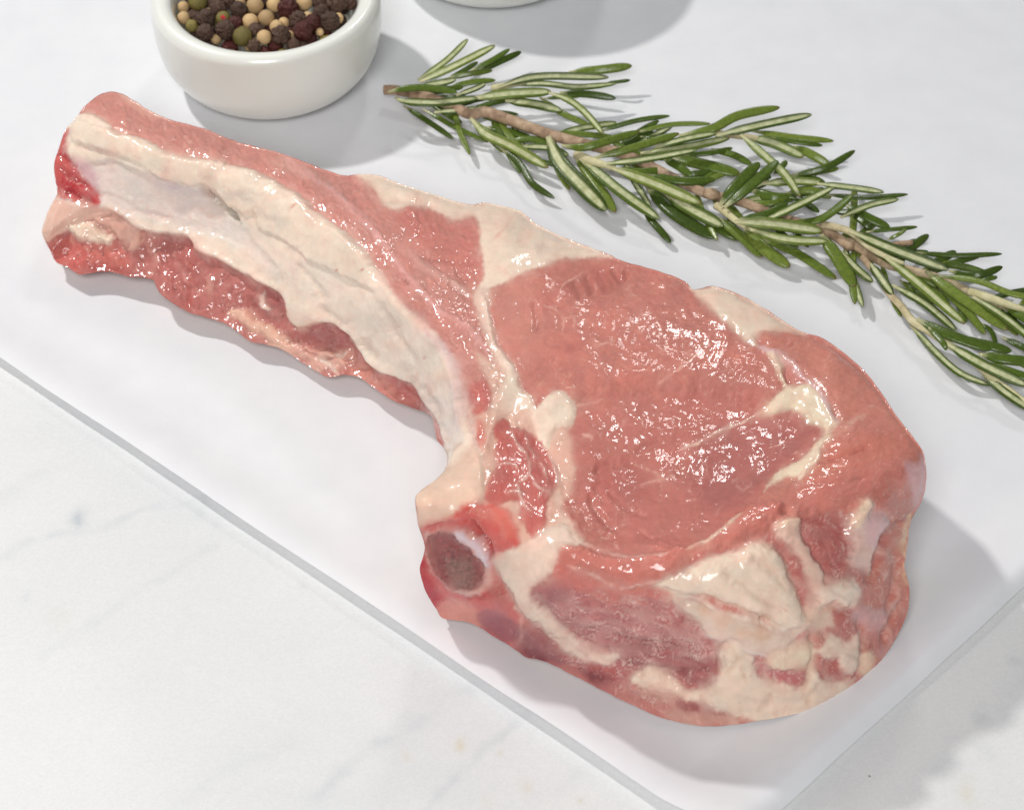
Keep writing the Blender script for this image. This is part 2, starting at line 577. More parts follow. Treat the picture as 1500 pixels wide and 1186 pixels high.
HC = [(130, 165, 34.5), (175, 190, 36), (242, 217, 37), (310, 231, 37.5), (377, 250, 38), (440, 280, 39), (492, 326, 40), (537, 368, 41),
      (587, 438, 42), (640, 484, 43), (676, 560, 43.5), (690, 621, 44), (693, 650, 44),
      (140, 250, 25), (200, 270, 26.5), (260, 290, 24.5), (330, 320, 23), (384, 356, 24), (430, 380, 27), (500, 430, 26.5), (560, 480, 25.5),
      (610, 530, 25), (640, 575, 25), (240, 240, 33), (330, 258, 33.5), (400, 290, 34.5), (470, 350, 35), (540, 410, 35), (600, 480, 34), (650, 540, 34), (670, 600, 33),
      (144, 306, 18), (202, 333, 17), (256, 346, 16), (290, 370, 15), (343, 393, 15.5), (404, 424, 15.5), (424, 455, 14), (465, 473, 14.5),
      (518, 492, 15.5), (556, 541, 12), (606, 560, 14), (640, 605, 14),
      (100, 350, 11), (150, 350, 11.5), (200, 372, 10), (250, 405, 9), (320, 435, 9), (380, 462, 8), (450, 505, 7), (520, 530, 7), (580, 570, 8), (618, 592, 8),
      (110, 300, 17), (110, 240, 25),
      (600, 300, 41), (650, 360, 42), (690, 420, 42.5), (600, 370, 41.5), (550, 300, 40), (480, 280, 39.5), (400, 245, 38), (320, 215, 37), (240, 190, 36.5), (180, 160, 36),
      (740, 340, 42), (700, 330, 41.5), (800, 370, 43), (760, 450, 43.5), (850, 450, 44.5), (950, 450, 44.5), (1040, 480, 44), (1100, 520, 44), (1060, 450, 43), (1130, 490, 43),
      (760, 560, 43), (860, 600, 44), (960, 560, 44.5), (1060, 600, 44.5), (1150, 560, 44.5), (1200, 560, 44), (1250, 590, 43.5), (1230, 540, 43), (1300, 650, 44.5),
      (1200, 640, 45.5), (1150, 700, 45.5), (1060, 700, 44.5), (950, 700, 44.5), (870, 720, 44.5), (900, 790, 45), (820, 760, 44.5), (770, 700, 44), (720, 650, 44),
      (740, 600, 43.5), (660, 730, 44), (640, 758, 41), (690, 740, 44.5), (760, 770, 44.5), (720, 500, 43), (700, 540, 43.5),
      (830, 812, 46), (900, 822, 46.5), (960, 828, 47.5), (1020, 808, 48.5), (1080, 782, 49), (1140, 738, 48.5), (1220, 700, 47.5), (1290, 690, 46), (1330, 690, 43),
      (680, 800, 33), (640, 800, 30), (660, 850, 20.5), (720, 850, 25), (760, 850, 32), (640, 870, 14), (700, 890, 15), (760, 920, 16),
      (820, 900, 30), (820, 950, 14), (800, 860, 36), (900, 880, 36), (900, 950, 20), (900, 1005, 8), (1000, 870, 41), (1000, 930, 27), (1000, 1000, 12), (1000, 1040, 5),
      (1060, 840, 46), (1100, 830, 46), (1100, 890, 38), (1100, 950, 26), (1100, 1010, 12), (1100, 1042, 4), (1180, 800, 44), (1180, 880, 34), (1180, 950, 22), (1180, 1010, 9),
      (1250, 760, 42), (1250, 850, 31), (1250, 920, 19), (1250, 980, 7), (1300, 760, 37), (1300, 850, 21), (1300, 910, 11), (1320, 720, 39)]


def build_chop():
    sil = np.array(SIL, float)
    kk = (sil[:, 0] < 640) & (sil[:, 1] > 383)
    sil[kk, 2] += 2.6
    sc = catmull(sil, 8, True)
    spoly = sc[:, :2].copy()
    # small natural raggedness of the outline
    ar = np.arange(len(spoly))
    nrm = np.roll(spoly, -1, 0) - np.roll(spoly, 1, 0)
    nrm = np.stack([nrm[:, 1], -nrm[:, 0]], 1); nrm /= np.linalg.norm(nrm, axis=1)[:, None] + 1e-9
    spoly += nrm * (1.3 * fbm(spoly[:, 0] / 14, spoly[:, 1] / 14, 77, 3))[:, None]
    spoly = np.array(spoly)

    STEP = 2.0
    us = np.arange(54, 1366, STEP); vs_ = np.arange(130, 1072, STEP)
    U, V = np.meshgrid(us, vs_)
    ins = inside(U.ravel(), V.ravel(), spoly).reshape(U.shape)
    # keep quads whose four corners are inside
    q = ins[:-1, :-1] & ins[:-1, 1:] & ins[1:, 1:] & ins[1:, :-1]
    used = np.zeros(ins.shape, bool)
    used[:-1, :-1] |= q; used[:-1, 1:] |= q; used[1:, 1:] |= q; used[1:, :-1] |= q
    idx = -np.ones(ins.shape, int)
    idx[used] = np.arange(used.sum())
    quads = np.stack([idx[1:, :-1][q], idx[1:, 1:][q], idx[:-1, 1:][q], idx[:-1, :-1][q]], 1)
    u = U[used].astype(float); v = V[used].astype(float)
    # boundary loop
    ed = {}
    for a_, b_, c_, d_ in quads:
        for e in ((a_, b_), (b_, c_), (c_, d_), (d_, a_)):
            if (e[1], e[0]) in ed:
                del ed[(e[1], e[0])]
            else:
                ed[e] = 1
    nxt = {}
    for e in ed:
        nxt.setdefault(e[0], []).append(e[1])
    start = min(nxt, key=lambda i: v[i])
    loop = [start]; cur = nxt[start].pop()
    while cur != start and len(loop) < 20000:
        loop.append(cur)
        cur = nxt[cur].pop()
    loop = np.array(loop)
    # snap it to the outline
    bu, bv = u[loop], v[loop]
    a0 = spoly; b0 = np.roll(spoly, -1, 0)
    for i, (x, y) in enumerate(zip(bu, bv)):
        d = b0 - a0
        t = np.clip(((x - a0[:, 0]) * d[:, 0] + (y - a0[:, 1]) * d[:, 1]) / ((d ** 2).sum(1) + 1e-9), 0, 1)
        px = a0 + d * t[:, None]
        j = np.argmin((px[:, 0] - x) ** 2 + (px[:, 1] - y) ** 2)
        bu[i], bv[i] = px[j]
    for _ in range(2):
        bu = (np.roll(bu, 1) + 2 * bu + np.roll(bu, -1)) / 4
        bv = (np.roll(bv, 1) + 2 * bv + np.roll(bv, -1)) / 4
    u[loop] = bu; v[loop] = bv

    # ---- heights: multiquadric through the control points
    cp = np.array([list(x) for x in sil] + list(HC), float)
    c2 = 18.0 ** 2
    D = np.sqrt(((cp[:, None, :2] - cp[None, :, :2]) ** 2).sum(-1) + c2)
    n = len(cp)
    Am = np.zeros((n + 3, n + 3))
    Am[:n, :n] = D - np.eye(n) * 3.0
    Am[:n, n] = 1; Am[:n, n + 1] = cp[:, 0] / 500; Am[:n, n + 2] = cp[:, 1] / 500
    Am[n:, :n] = Am[:n, n:].T
    sol = np.linalg.solve(Am, np.concatenate([cp[:, 2], np.zeros(3)]))
    z = np.zeros(len(u))
    for i in range(0, len(u), 20000):
        s_ = slice(i, i + 20000)
        d = np.sqrt((u[s_, None] - cp[None, :, 0]) ** 2 + (v[s_, None] - cp[None, :, 1]) ** 2 + c2)
        z[s_] = d @ sol[:n] + sol[n] + sol[n + 1] * u[s_] / 500 + sol[n + 2] * v[s_] / 500
    z = np.maximum(z, 0.6)

    # ---- painted regions -------------------------------------------------
    N = len(u)
    alb = np.tile(s2l((197, 116, 106)), (N, 1))
    fat = np.zeros(N); wet = np.full(N, 0.55); hgt = np.zeros(N); part = np.zeros(N, int)
    PARTS = ['lean_meat']
    wa = [fbm(u / 26, v / 26, 101, 4), fbm(u / 26, v / 26, 202, 4)]
    wb = [fbm(u / 7, v / 7, 303, 3), fbm(u / 7, v / 7, 404, 3)]

    def warped(wl, ws):
        return u + wl * wa[0] + ws * wb[0], v + wl * wa[1] + ws * wb[1]

    def near(pts, pad):
        p = np.array(pts)
        return np.where((u > p[:, 0].min() - pad) & (u < p[:, 0].max() + pad) & (v > p[:, 1].min() - pad) & (v < p[:, 1].max() + pad))[0]

    def lerp(arr, k, m, val):
        if arr.ndim == 2:
            arr[k] += (np.asarray(val)[None, :] - arr[k]) * m[:, None]
        else:
            arr[k] += (val - arr[k]) * m

    def region(pts, col, soft=2.5, wl=5, ws=2.5, h=0.0, hs=6, ft=None, wt=None, op=1.0, name=None, sm=True):
        if name in ('side_fat', 'fat_seam', 'fat_cap', 'outer_fat'):
            soft *= 1.6; wl += 1.5; ws += 1.0; h *= 0.85; hs *= 1.25
        poly = catmull(pts, 4, True) if sm else np.array(pts, float)
        k = near(poly, max(30, hs * 2 + 12))
        if not len(k): return
        x, y = warped(wl, ws); x = x[k]; y = y[k]
        d, _ = seg_dist(x, y, poly, True)
        d = np.where(inside(x, y, poly), d, -d)
        m = sstep(-soft, soft, d)
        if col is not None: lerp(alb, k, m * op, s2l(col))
        if ft is not None: lerp(fat, k, m * op, ft)
        if wt is not None: lerp(wet, k, m, wt)
        if h: hgt[k] += h * sstep(-hs * 0.4, hs, d)
        if name:
            if name not in PARTS: PARTS.append(name)
            part[k[m > 0.5]] = PARTS.index(name)

    def stroke(pts, col, wd, soft=1.5, op=0.9, h=0.0, hw=None, wl=4, ws=2, ft=None, wt=None, taper=True, brk=0.25, name=None):
        line = catmull(pts, 5, False)
        k = near(line, max(24, wd * 3 + 10))
        if not len(k): return
        x, y = warped(wl, ws); x = x[k]; y = y[k]
        d, t = seg_dist(x, y, line, False)
        ww = wd * (0.75 + 0.6 * fbm(u[k] / 18, v[k] / 18, int(pts[0][0]) % 97, 2))
        if taper: ww = ww * np.clip(np.minimum(t, 1 - t) * 7 + 0.25, 0, 1)
        m = sstep(soft, -soft, d - ww) * op
        m *= np.clip(1 - brk + brk * 2.2 * (0.5 + fbm(u[k] / 12, v[k] / 12, 55, 2)), 0, 1)
        if col is not None: lerp(alb, k, m, s2l(col))
        if ft is not None: lerp(fat, k, m, ft)
        if wt is not None: lerp(wet, k, m, wt)
        if h:
            hw2 = hw or wd
            hgt[k] += h * np.exp(-(d / hw2) ** 2) * (np.clip(np.minimum(t, 1 - t) * 6, 0, 1) if taper else 1)
        if name:
            if name not in PARTS: PARTS.append(name)
            part[k[m > 0.5]] = PARTS.index(name)

    def fibres(pts, ang, L=22, S=3.2, amp=0.10, hamp=0.10, seed=5, tint=(0.55, 1.0, 1.0), bend=0.0):
        """muscle grain: streaks along ang (degrees, picture sense)"""
        poly = np.array(pts, float)
        k = near(poly, 10)
        d, _ = seg_dist(u[k], v[k], poly, True)
        m = np.where(inside(u[k], v[k], poly), sstep(0, 12, d), 0)
        a = math.radians(ang)
        uu = u[k] + 10 * wa[0][k]; vv = v[k] + 10 * wa[1][k]
        s1 = uu * math.cos(a) + vv * math.sin(a); s2_ = -uu * math.sin(a) + vv * math.cos(a) + bend * (uu - poly[:, 0].mean()) ** 2 * 1e-3
        f = fbm(s1 / L, s2_ / S, seed, 3)
        alb[k] *= 1 + (amp * f * m)[:, None] * np.array(tint)[None, ::-1]
        hgt[k] += hamp * f * m

    def streaks(pts, ang, col, L=40, S=3, lo=0.12, hi=0.5, op=0.6, seed=201, bend=0.0, ft=None, hamp=0.0, only=None):
        poly = np.array(pts, float)
        k = near(poly, 10)
        d, _ = seg_dist(u[k], v[k], poly, True)
        m = np.where(inside(u[k], v[k], poly), sstep(0, 10, d), 0)
        a = math.radians(ang)
        uu = u[k] + 16 * wa[0][k]; vv = v[k] + 16 * wa[1][k]
        s1 = uu * math.cos(a) + vv * math.sin(a); s2_ = -uu * math.sin(a) + vv * math.cos(a) + bend * (uu - poly[:, 0].mean()) ** 2 * 1e-3
        f = sstep(lo, hi, fbm(s1 / L, s2_ / S, seed, 3)) * m * op
        if only == 'fat': f = f * sstep(0.4, 0.9, fat[k])
        if only == 'lean': f = f * sstep(0.6, 0.2, fat[k])
        lerp(alb, k, f, s2l(col))
        if ft is not None: lerp(fat, k, f, ft)
        if hamp: hgt[k] += hamp * f

    FAT = (239, 216, 196); PALE = (235, 218, 206); LEAN = (197, 116, 106)

    # eye of the chop and neighbouring muscles, drawn over a general lean ground
    EYE = k0((712, 432), (747, 409), (781, 396), (822, 383), (855, 380), (897, 378), (950, 390), (1000, 408), (1022, 430), (1059, 467),
             (1095, 500), (1120, 519), (1138, 540), (1152, 570), (1178, 604), (1206, 622), (1182, 654), (1146, 688), (1120, 716), (1088, 749), (1059, 778),
             (1022, 800), (980, 803), (914, 807), (858, 799), (836, 770), (818, 740), (808, 705), (802, 655), (808, 630), (792, 600), (770, 565), (740, 510), (722, 470))
    region(EYE, (199, 120, 107), 2, 3, 1, h=0.2, hs=10, wt=0.38, name='eye_muscle')
    fibres(EYE, 35, 30, 2.6, 0.26, 0.08, 7)
    streaks(EYE, 35, (222, 160, 146), 40, 2.4, 0.22, 0.6, 0.4, 231)
    streaks(EYE, -40, (172, 88, 82), 60, 24.0, 0.12, 0.6, 0.35, 232)
    fibres(EYE, -50, 16, 5.0, 0.10, 0.05, 8)
    # darker, deeper lower half of the eye
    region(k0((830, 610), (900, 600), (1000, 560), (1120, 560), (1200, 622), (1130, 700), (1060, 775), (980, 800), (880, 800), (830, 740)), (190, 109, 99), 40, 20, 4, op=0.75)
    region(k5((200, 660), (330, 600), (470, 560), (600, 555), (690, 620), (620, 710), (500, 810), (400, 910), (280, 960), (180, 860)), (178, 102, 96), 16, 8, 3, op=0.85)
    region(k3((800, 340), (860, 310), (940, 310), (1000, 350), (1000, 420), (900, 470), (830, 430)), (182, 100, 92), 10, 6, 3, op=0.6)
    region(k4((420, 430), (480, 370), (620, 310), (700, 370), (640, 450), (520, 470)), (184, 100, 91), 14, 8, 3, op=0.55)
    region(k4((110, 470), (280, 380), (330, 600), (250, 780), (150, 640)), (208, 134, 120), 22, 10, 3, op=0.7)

    for c_, rx, ry, wv in (((1040, 480), 60, 50, 0.85), ((1010, 430), 60, 26, 0.9), ((1080, 660), 90, 60, 0.85), ((900, 600), 50, 36, 0.9), ((960, 640), 60, 40, 0.7), ((850, 700), 30, 30, 0.5), ((740, 470), 26, 26, 0.7), ((1000, 560), 50, 40, 0.7), ((1060, 730), 40, 30, 0.8), ((760, 540), 40, 40, 0.5)):
        region(k0((c_[0] - rx, c_[1]), (c_[0], c_[1] - ry), (c_[0] + rx, c_[1]), (c_[0], c_[1] + ry)), None, 14, 22, 6, wt=wv)

    region(k0((760, 620), (900, 560), (1050, 560), (1190, 610), (1185, 640), (1120, 712), (1056, 775), (1020, 798), (914, 804), (858, 796), (826, 750)), None, 12, 10, 2, h=-1.5, hs=26)
    for pl, hh in ((k3((795, 350), (800, 325), (840, 305), (900, 300), (950, 312)), -0.9), (k3((795, 380), (800, 420), (840, 480)), -0.5), (k3((760, 420), (810, 520), (870, 570)), -0.6), (k3((880, 560), (900, 500), (960, 470)), -0.4),
                   (k4((470, 385), (480, 430), (500, 470)), -0.3), (k4((520, 370), (545, 420), (560, 460)), -0.3), (k4((580, 350), (610, 410), (640, 445)), -0.35), (k4((640, 330), (665, 385), (700, 400)), -0.35), (k4((695, 390), (702, 350), (735, 325)), -0.6),
                   (k4((300, 480), (318, 560), (305, 620)), -0.35), (k4((540, 600), (600, 640), (660, 640)), -0.3)):
        stroke(pl, (158, 80, 70), 1.1, 2.0, 0.5, h=hh, hw=6)
    # top strip of rib meat
    STRIP = k0((122, 158), (150, 137), (178, 137), (215, 158), (300, 188), (400, 220), (480, 250), (530, 270), (575, 312), (640, 372), (690, 440), (716, 520), (722, 560), (716, 610), (704, 650),
               (693, 640), (687, 621), (681, 594), (676, 564), (666, 537), (655, 511), (640, 488), (613, 465), (587, 442), (568, 416), (552, 393), (537, 372), (511, 347), (492, 330), (465, 311),
               (440, 287), (414, 272), (377, 253), (343, 243), (310, 235), (276, 231), (242, 221), (209, 204), (175, 198), (158, 181), (141, 171))
    region(STRIP, (206, 133, 121), 2, 2, 2, wt=0.95, name='rib_meat')
    fibres(STRIP, 40, 20, 3.4, 0.20, 0.42, 9)
    # spinalis muscle on the top face
    SPIN = k0((505, 258), (540, 272), (556, 298), (575, 310), (606, 302), (628, 306), (662, 321), (693, 315), (702, 330), (706, 359), (709, 393), (705, 420), (697, 436),
              (716, 470), (735, 520), (745, 555), (738, 590), (728, 612), (716, 520), (690, 440), (640, 372), (580, 312), (530, 270))
    region(SPIN, (206, 131, 118), 2, 3, 2, wt=1.0, name='rib_meat')
    fibres(SPIN, 48, 18, 3.4, 0.20, 0.40, 12)
    region(k2((620, 215), (700, 195), (840, 240), (930, 230), (960, 330), (950, 460), (860, 430), (700, 320)), (202, 112, 102), 16, 8, 3, op=0.6)

    # pale fat stripe along the far edge of the rib
    region(k1((400, 112), (440, 118), (520, 170), (640, 215), (560, 215), (470, 175)), (224, 178, 160), 4, 3, 2, ft=0.6, op=0.85)
    region(k1((640, 205), (800, 240), (960, 310), (1186, 365), (1186, 385), (1040, 345), (880, 290), (740, 245)), (230, 190, 170), 4, 4, 2, ft=0.7, op=0.85)
    region(k2((0, -25), (100, 10), (200, 0), (300, 50), (330, 90), (250, 70), (130, 20)), (226, 176, 160), 5, 4, 2, ft=0.5, op=0.5)

    # cap of fat along the far side
    TOPFAT = k2((485, 60), (560, 60), (640, 95), (760, 120), (915, 185), (990, 175), (1050, 180)) + k0((766, 310), (790, 330), (850, 356), (896, 375)) + \
        k4((640, 290), (520, 290), (420, 300), (300, 340), (200, 382), (100, 432), (62, 425), (85, 370), (78, 280), (60, 130)) + \
        k0((690, 316), (662, 320), (628, 305), (606, 301), (578, 308), (560, 300), (556, 290), (545, 272), (520, 258))
    region(TOPFAT, FAT, 2, 2.5, 1.5, h=0.5, hs=12, ft=1, wt=0.6, name='fat_cap')
    stroke(k2((470, 80), (520, 120), (560, 180)), (226, 170, 156), 4, 4, 0.6, ft=0.4)
    stroke(k4((130, 215), (190, 150), (230, 90)), (224, 170, 150), 2.5, 2, 0.6)
    stroke(k2((600, 130), (700, 140), (800, 165)), None, 5, h=0.5, hw=6)
    stroke(k2((560, 170), (680, 175), (780, 200)), (215, 178, 160), 3, 3, 0.4, h=-0.5, hw=5)
    stroke(k4((330, 240), (400, 240), (470, 230)), None, 5, h=-0.35, hw=5)
    stroke(k4((150, 330), (240, 280), (330, 250)), None, 5, h=0.45, hw=9)

    # far right fat
    region(k5((170, 55), (245, 65), (262, 50), (330, 80), (440, 130), (540, 195), (640, 258), (560, 255), (470, 235), (430, 262), (440, 300), (390, 275), (300, 190), (210, 100)),
           (238, 214, 193), 2.5, 3, 1.5, h=0.5, hs=8, ft=1, wt=0.6, name='outer_fat')
    # outer muscle band on the right and round the front
    BAND = k5((440, 240), (520, 240), (640, 262), (760, 320), (880, 420), (980, 550), (1080, 660), (1112, 720), (1120, 820), (1080, 940), (1000, 1010), (960, 980), (900, 950), (860, 1000), (760, 960),
              (640, 1000), (560, 1030), (440, 1060), (300, 1100), (180, 1130)) + k3((1070, 760), (960, 840), (820, 830), (700, 760), (640, 690), (650, 640), (720, 640), (800, 670), (900, 690), (1000, 680), (1078, 650)) + \
        k5((300, 1050), (380, 965), (470, 885), (560, 800), (650, 720), (760, 610), (720, 520), (660, 440), (560, 370), (470, 300))
    region(BAND, (203, 122, 107), 2.5, 3, 2, h=0.5, hs=9, wt=0.75, name='cap_muscle')
    fibres(BAND, -28, 34, 3.0, 0.20, 0.18, 15)
    region(k5((520, 250), (700, 300), (860, 420), (1000, 590), (980, 620), (860, 560), (760, 560), (640, 400)), (210, 130, 113), 22, 10, 3, op=0.7)
    region(k5((560, 900), (760, 830), (980, 770), (1060, 800), (1060, 900), (960, 980), (880, 930), (760, 930), (640, 980)), (203, 117, 106), 14, 8, 3, op=0.75, wt=0.9)
    region(k5((700, 730), (900, 680), (1080, 660), (1080, 700), (900, 750), (760, 800), (640, 850)), (206, 118, 100), 12, 6, 2, op=0.8)
    stroke(k5((680, 775), (790, 745), (900, 700)), (150, 66, 62), 1.2, 1.5, 0.7, h=-0.5, hw=3)
    stroke(k5((640, 850), (740, 850), (900, 830)), (170, 78, 72), 1, 1.5, 0.5, h=-0.25, hw=3)
    stroke(k5((880, 545), (930, 550), (975, 575)), (226, 160, 142), 2, 2, 0.7)
    stroke(k5((760, 660), (830, 600), (880, 580)), (228, 170, 150), 4, 3, 0.75, ft=.4)
    # lilac skin at the right corner
    region(k5((1030, 770), (1085, 765), (1105, 725), (1125, 810), (1110, 900), (1075, 960), (1060, 880)), (222, 178, 180), 4, 3, 2, op=0.85, ft=0.5, wt=0.9)

    # fat seam and wedge at the right end of the eye
    region(k5((480, 320), (520, 330), (545, 400), (560, 450), (640, 455), (700, 500), (740, 570), (765, 610), (730, 640), (745, 665), (700, 700), (660, 770), (600, 830), (560, 830), (500, 855),
               (465, 885), (500, 835), (540, 790), (640, 735), (680, 685), (715, 640), (690, 615), (650, 600), (610, 560), (540, 552), (440, 560), (490, 520), (545, 470), (520, 400), (495, 350)),
           (238, 217, 190), 2, 2.5, 2, h=0.55, hs=5, ft=1, wt=0.75, name='fat_seam')
    stroke(k5((440, 300), (500, 320), (560, 355), (620, 420), (690, 480), (730, 560), (760, 610)), (228, 190, 188), 4.5, 2, 0.85, h=0.4, hw=5, ft=0.7, wt=0.9, brk=0.1)
    stroke(k5((545, 375), (560, 410), (575, 440)), (170, 92, 92), 3, 2, 0.8, h=-1.3, hw=4)
    stroke(k5((470, 545), (400, 580), (330, 605), (260, 640), (200, 670), (120, 700)), (236, 200, 184), 2.4, 1.2, 0.95, h=0.15, hw=3, ft=.8, brk=0.1, name='fat_seam')
    stroke(k5((610, 840), (640, 800), (680, 760), (690, 720)), (246, 228, 204), 4, 2, 0.9, h=0.5, hw=5, ft=1, name='fat_seam')

    # seam between eye and spinalis, and the broad island of fat
    region(k4((85, 440), (110, 440), (108, 540), (120, 620), (165, 700), (215, 760), (245, 850), (285, 890), (312, 942), (350, 920), (412, 868), (482, 920), (470, 995), (405, 1018), (365, 1085), (330, 1090), (275, 1035),
               (215, 1030), (190, 985), (150, 1005), (120, 1040), (110, 1120), (60, 1186), (20, 1160), (60, 1100), (105, 1040), (125, 930), (150, 870), (180, 800), (140, 720), (105, 640), (95, 540), (70, 470)),
           (239, 216, 196), 2, 2.5, 2, h=0.5, hs=6, ft=1, wt=0.7, name='fat_seam')
    stroke(k4((60, 440), (95, 500), (115, 620), (170, 720), (230, 800)), (240, 214, 198), 4, 2, 0.9, ft=0.9, h=0.3, hw=4, brk=0.1)
    # seams inside the rib meat
    stroke(k2((205, 0), (300, 70), (400, 140), (480, 220), (560, 300), (640, 410), (720, 510), (800, 590), (900, 650), (960, 720), (1010, 800)), (230, 174, 168), 4.2, 2.5, 0.85, h=0.35, hw=6, ft=0.6, brk=0.3, wt=0.9)
    stroke(k2((640, 340), (720, 400), (800, 460), (860, 490), (930, 540)), (232, 184, 172), 4.5, 2.5, 0.8, h=0.3, hw=6, ft=0.6)
    region(k2((930, 540), (965, 500), (985, 560), (1000, 640), (1030, 740), (1054, 790), (1030, 800), (990, 720), (960, 640)), (235, 208, 190), 3, 3, 2, ft=0.9, op=0.9, h=0.3, name='fat_seam')
    stroke(k2((660, 470), (680, 490)), (120, 50, 50), 2, 1.5, 0.8, h=-0.5, hw=4)
    stroke(k2((450, 310), (560, 440), (680, 580), (790, 690)), (222, 150, 142), 5, 5, 0.5)
    stroke(k2((1000, 800), (940, 780), (880, 820), (900, 900)), (226, 160, 148), 4, 4, 0.5)
    region(k2((940, 760), (1010, 800), (1054, 830), (1040, 960), (980, 1010), (1000, 900)), (232, 196, 176), 4, 4, 2, ft=0.8, op=0.8)
    stroke(k2((600, 360), (760, 385), (900, 410), (965, 400)), (150, 70, 66), 1, 1.5, 0.6, h=-0.35, hw=4)
    stroke(k2((860, 420), (880, 460), (920, 480)), (150, 70, 66), 1, 1.5, 0.5, h=-0.3, hw=4)

    # ragged muscle beside the bone, held in connective fat
    region(k3((300, 120), (380, 100), (640, 150), (700, 260), (690, 420), (640, 470), (700, 560), (760, 640), (640, 660), (560, 640), (470, 640), (400, 520), (340, 470), (300, 380), (330, 250)), (228, 186, 166), 4, 6, 3, ft=0.8, op=0.9, name='fat_seam')
    region(k3((545, 110), (640, 40), (705, 95), (690, 150), (620, 180), (600, 250), (560, 200)), (240, 217, 197), 2, 3, 2, ft=1, h=0.3)
    RAG = k3((390, 160), (430, 140), (465, 180), (530, 188), (590, 250), (640, 340), (622, 420), (602, 470), (592, 560), (575, 630), (520, 590), (492, 540), (490, 480), (450, 470), (380, 480), (345, 450), (370, 380), (402, 320), (382, 280), (400, 240), (380, 200))
    region(RAG, (198, 108, 100), 2.5, 5, 4, wt=0.85, h=0.3, name='inner_muscle')
    fibres(RAG, 62, 20, 3, 0.15, 0.2, 22)
    for pl, wd in ((k3((450, 190), (480, 250), (520, 300), (530, 360), (480, 400)), 2.6), (k3((530, 360), (560, 420), (610, 440)), 2.2), (k3((480, 400), (500, 470), (540, 520)), 2.8), (k3((510, 200), (525, 260), (560, 300)), 1.5),
                   (k3((400, 330), (450, 320), (480, 350)), 1.8), (k3((560, 300), (600, 380), (560, 460)), 1.6), (k3((440, 440), (470, 430), (500, 440)), 2.5), (k3((600, 260), (630, 330), (640, 400)), 2.2)):
        stroke(pl, (232, 196, 184), wd, 1.5, 0.85, ft=0.7, h=0.15, hw=3)
    region(k3((310, 130), (350, 110), (370, 60), (360, 0), (300, 0), (290, 60)), (198, 104, 96), 4, 4, 2, op=0.9, wt=0.7, name='rib_meat')
    region(k3((315, 150), (350, 160), (352, 240), (335, 275), (318, 220)), (204, 112, 100), 3, 3, 2, op=0.9, name='rib_meat')
    stroke(k3((270, 40), (300, 160), (310, 240), (340, 320)), (236, 206, 190), 5, 3, 0.8, ft=.9)

    # pale corner of fat and cartilage
    region(k3((205, 315), (255, 270), (300, 245), (335, 300), (345, 370), (348, 450), (305, 490), (220, 535), (150, 560), (110, 585), (85, 560), (85, 500), (70, 440), (130, 400)),
           (233, 200, 178), 3, 2, 1, h=0.4, hs=6, ft=1, wt=0.45, name='chine_fat')
    region(k3((100, 560), (200, 530), (300, 480), (420, 490), (470, 560), (480, 640), (420, 690), (380, 690), (330, 600), (230, 570), (120, 600)), (212, 92, 84), 5, 7, 4, wt=0.9, h=0.3, name='cartilage')
    region(k3((300, 510), (360, 490), (440, 520), (470, 590), (440, 620), (390, 560)), (222, 128, 112), 6, 7, 5, op=0.7)
    stroke(k3((300, 540), (330, 600), (370, 650)), (166, 26, 30), 4, 3, 0.75, h=-1.2, hw=6, wt=1)
    stroke(k3((110, 575), (220, 555), (300, 530)), (206, 80, 78), 3, 3, 0.7, h=-0.5, hw=5)

    # cut rib head, with its marrow
    region(k3((60, 640), (120, 600), (200, 760), (330, 850), (450, 880), (500, 960), (480, 1050), (400, 1020), (280, 965), (170, 925), (100, 830)), (206, 104, 100), 4, 6, 3, wt=0.75, name='bone_meat')
    region(k3((100, 650), (130, 760), (190, 850), (250, 880), (240, 920), (180, 920), (120, 860), (85, 740)), (184, 48, 62), 6, 5, 3, op=0.95)
    region(k3((180, 860), (260, 860), (330, 900), (360, 940), (300, 970), (220, 950), (160, 910)), (226, 152, 136), 6, 6, 3, op=0.8, ft=0.5)
    fibres(k3((60, 640), (200, 760), (330, 850), (300, 970), (170, 925), (100, 830)), 60, 16, 3, 0.2, 0.25, 31)
    region(k3((108, 600), (150, 570), (215, 570), (290, 595), (350, 650), (382, 710), (380, 790), (340, 840), (270, 840), (190, 800), (135, 745), (112, 670)), (218, 168, 156), 3.5, 4, 2.5, h=0.35, hs=5, ft=0.6, wt=0.6, name='cut_bone')
    region(k3((125, 610), (170, 585), (230, 600), (290, 650), (350, 715), (335, 790), (300, 818), (235, 812), (180, 782), (142, 735), (122, 660)), (140, 72, 72), 2.5, 4, 3, h=-0.35, hs=4, ft=0.3, wt=0.35, name='marrow')
    region(k3((130, 620), (170, 600), (210, 660), (180, 700), (140, 690)), (160, 92, 90), 8, 4, 3, op=0.6)
    region(k3((200, 700), (290, 700), (300, 800), (230, 800)), (146, 116, 104), 10, 5, 3, op=0.6)
    stroke(k3((235, 590), (300, 630), (350, 680), (372, 720)), (226, 214, 222), 7, 3, 0.9, ft=0.8, h=0.5, hw=7, brk=0.1)
    stroke(k3((250, 610), (300, 650), (330, 690)), (214, 130, 110), 2, 2, 0.6)
    stroke(k3((320, 605), (360, 640), (378, 690)), (150, 14, 22), 4, 2.5, 0.8, h=-1.0, hw=5, wt=1)
    stroke(k3((340, 830), (380, 850), (430, 840)), (196, 36, 44), 5, 4, 0.7)
    mm = np.where(part == PARTS.index('marrow'))[0]
    fm = fbm(u[mm] / 6, v[mm] / 4.5, 181, 4)
    alb[mm] *= (1 + 0.7 * fm)[:, None] * np.array([1.0, 0.96, 0.95])
    alb[mm] += (s2l((190, 150, 132))[None] - alb[mm]) * (sstep(0.28, 0.55, fbm(u[mm] / 4, v[mm] / 4, 182, 3)) * 0.55)[:, None]
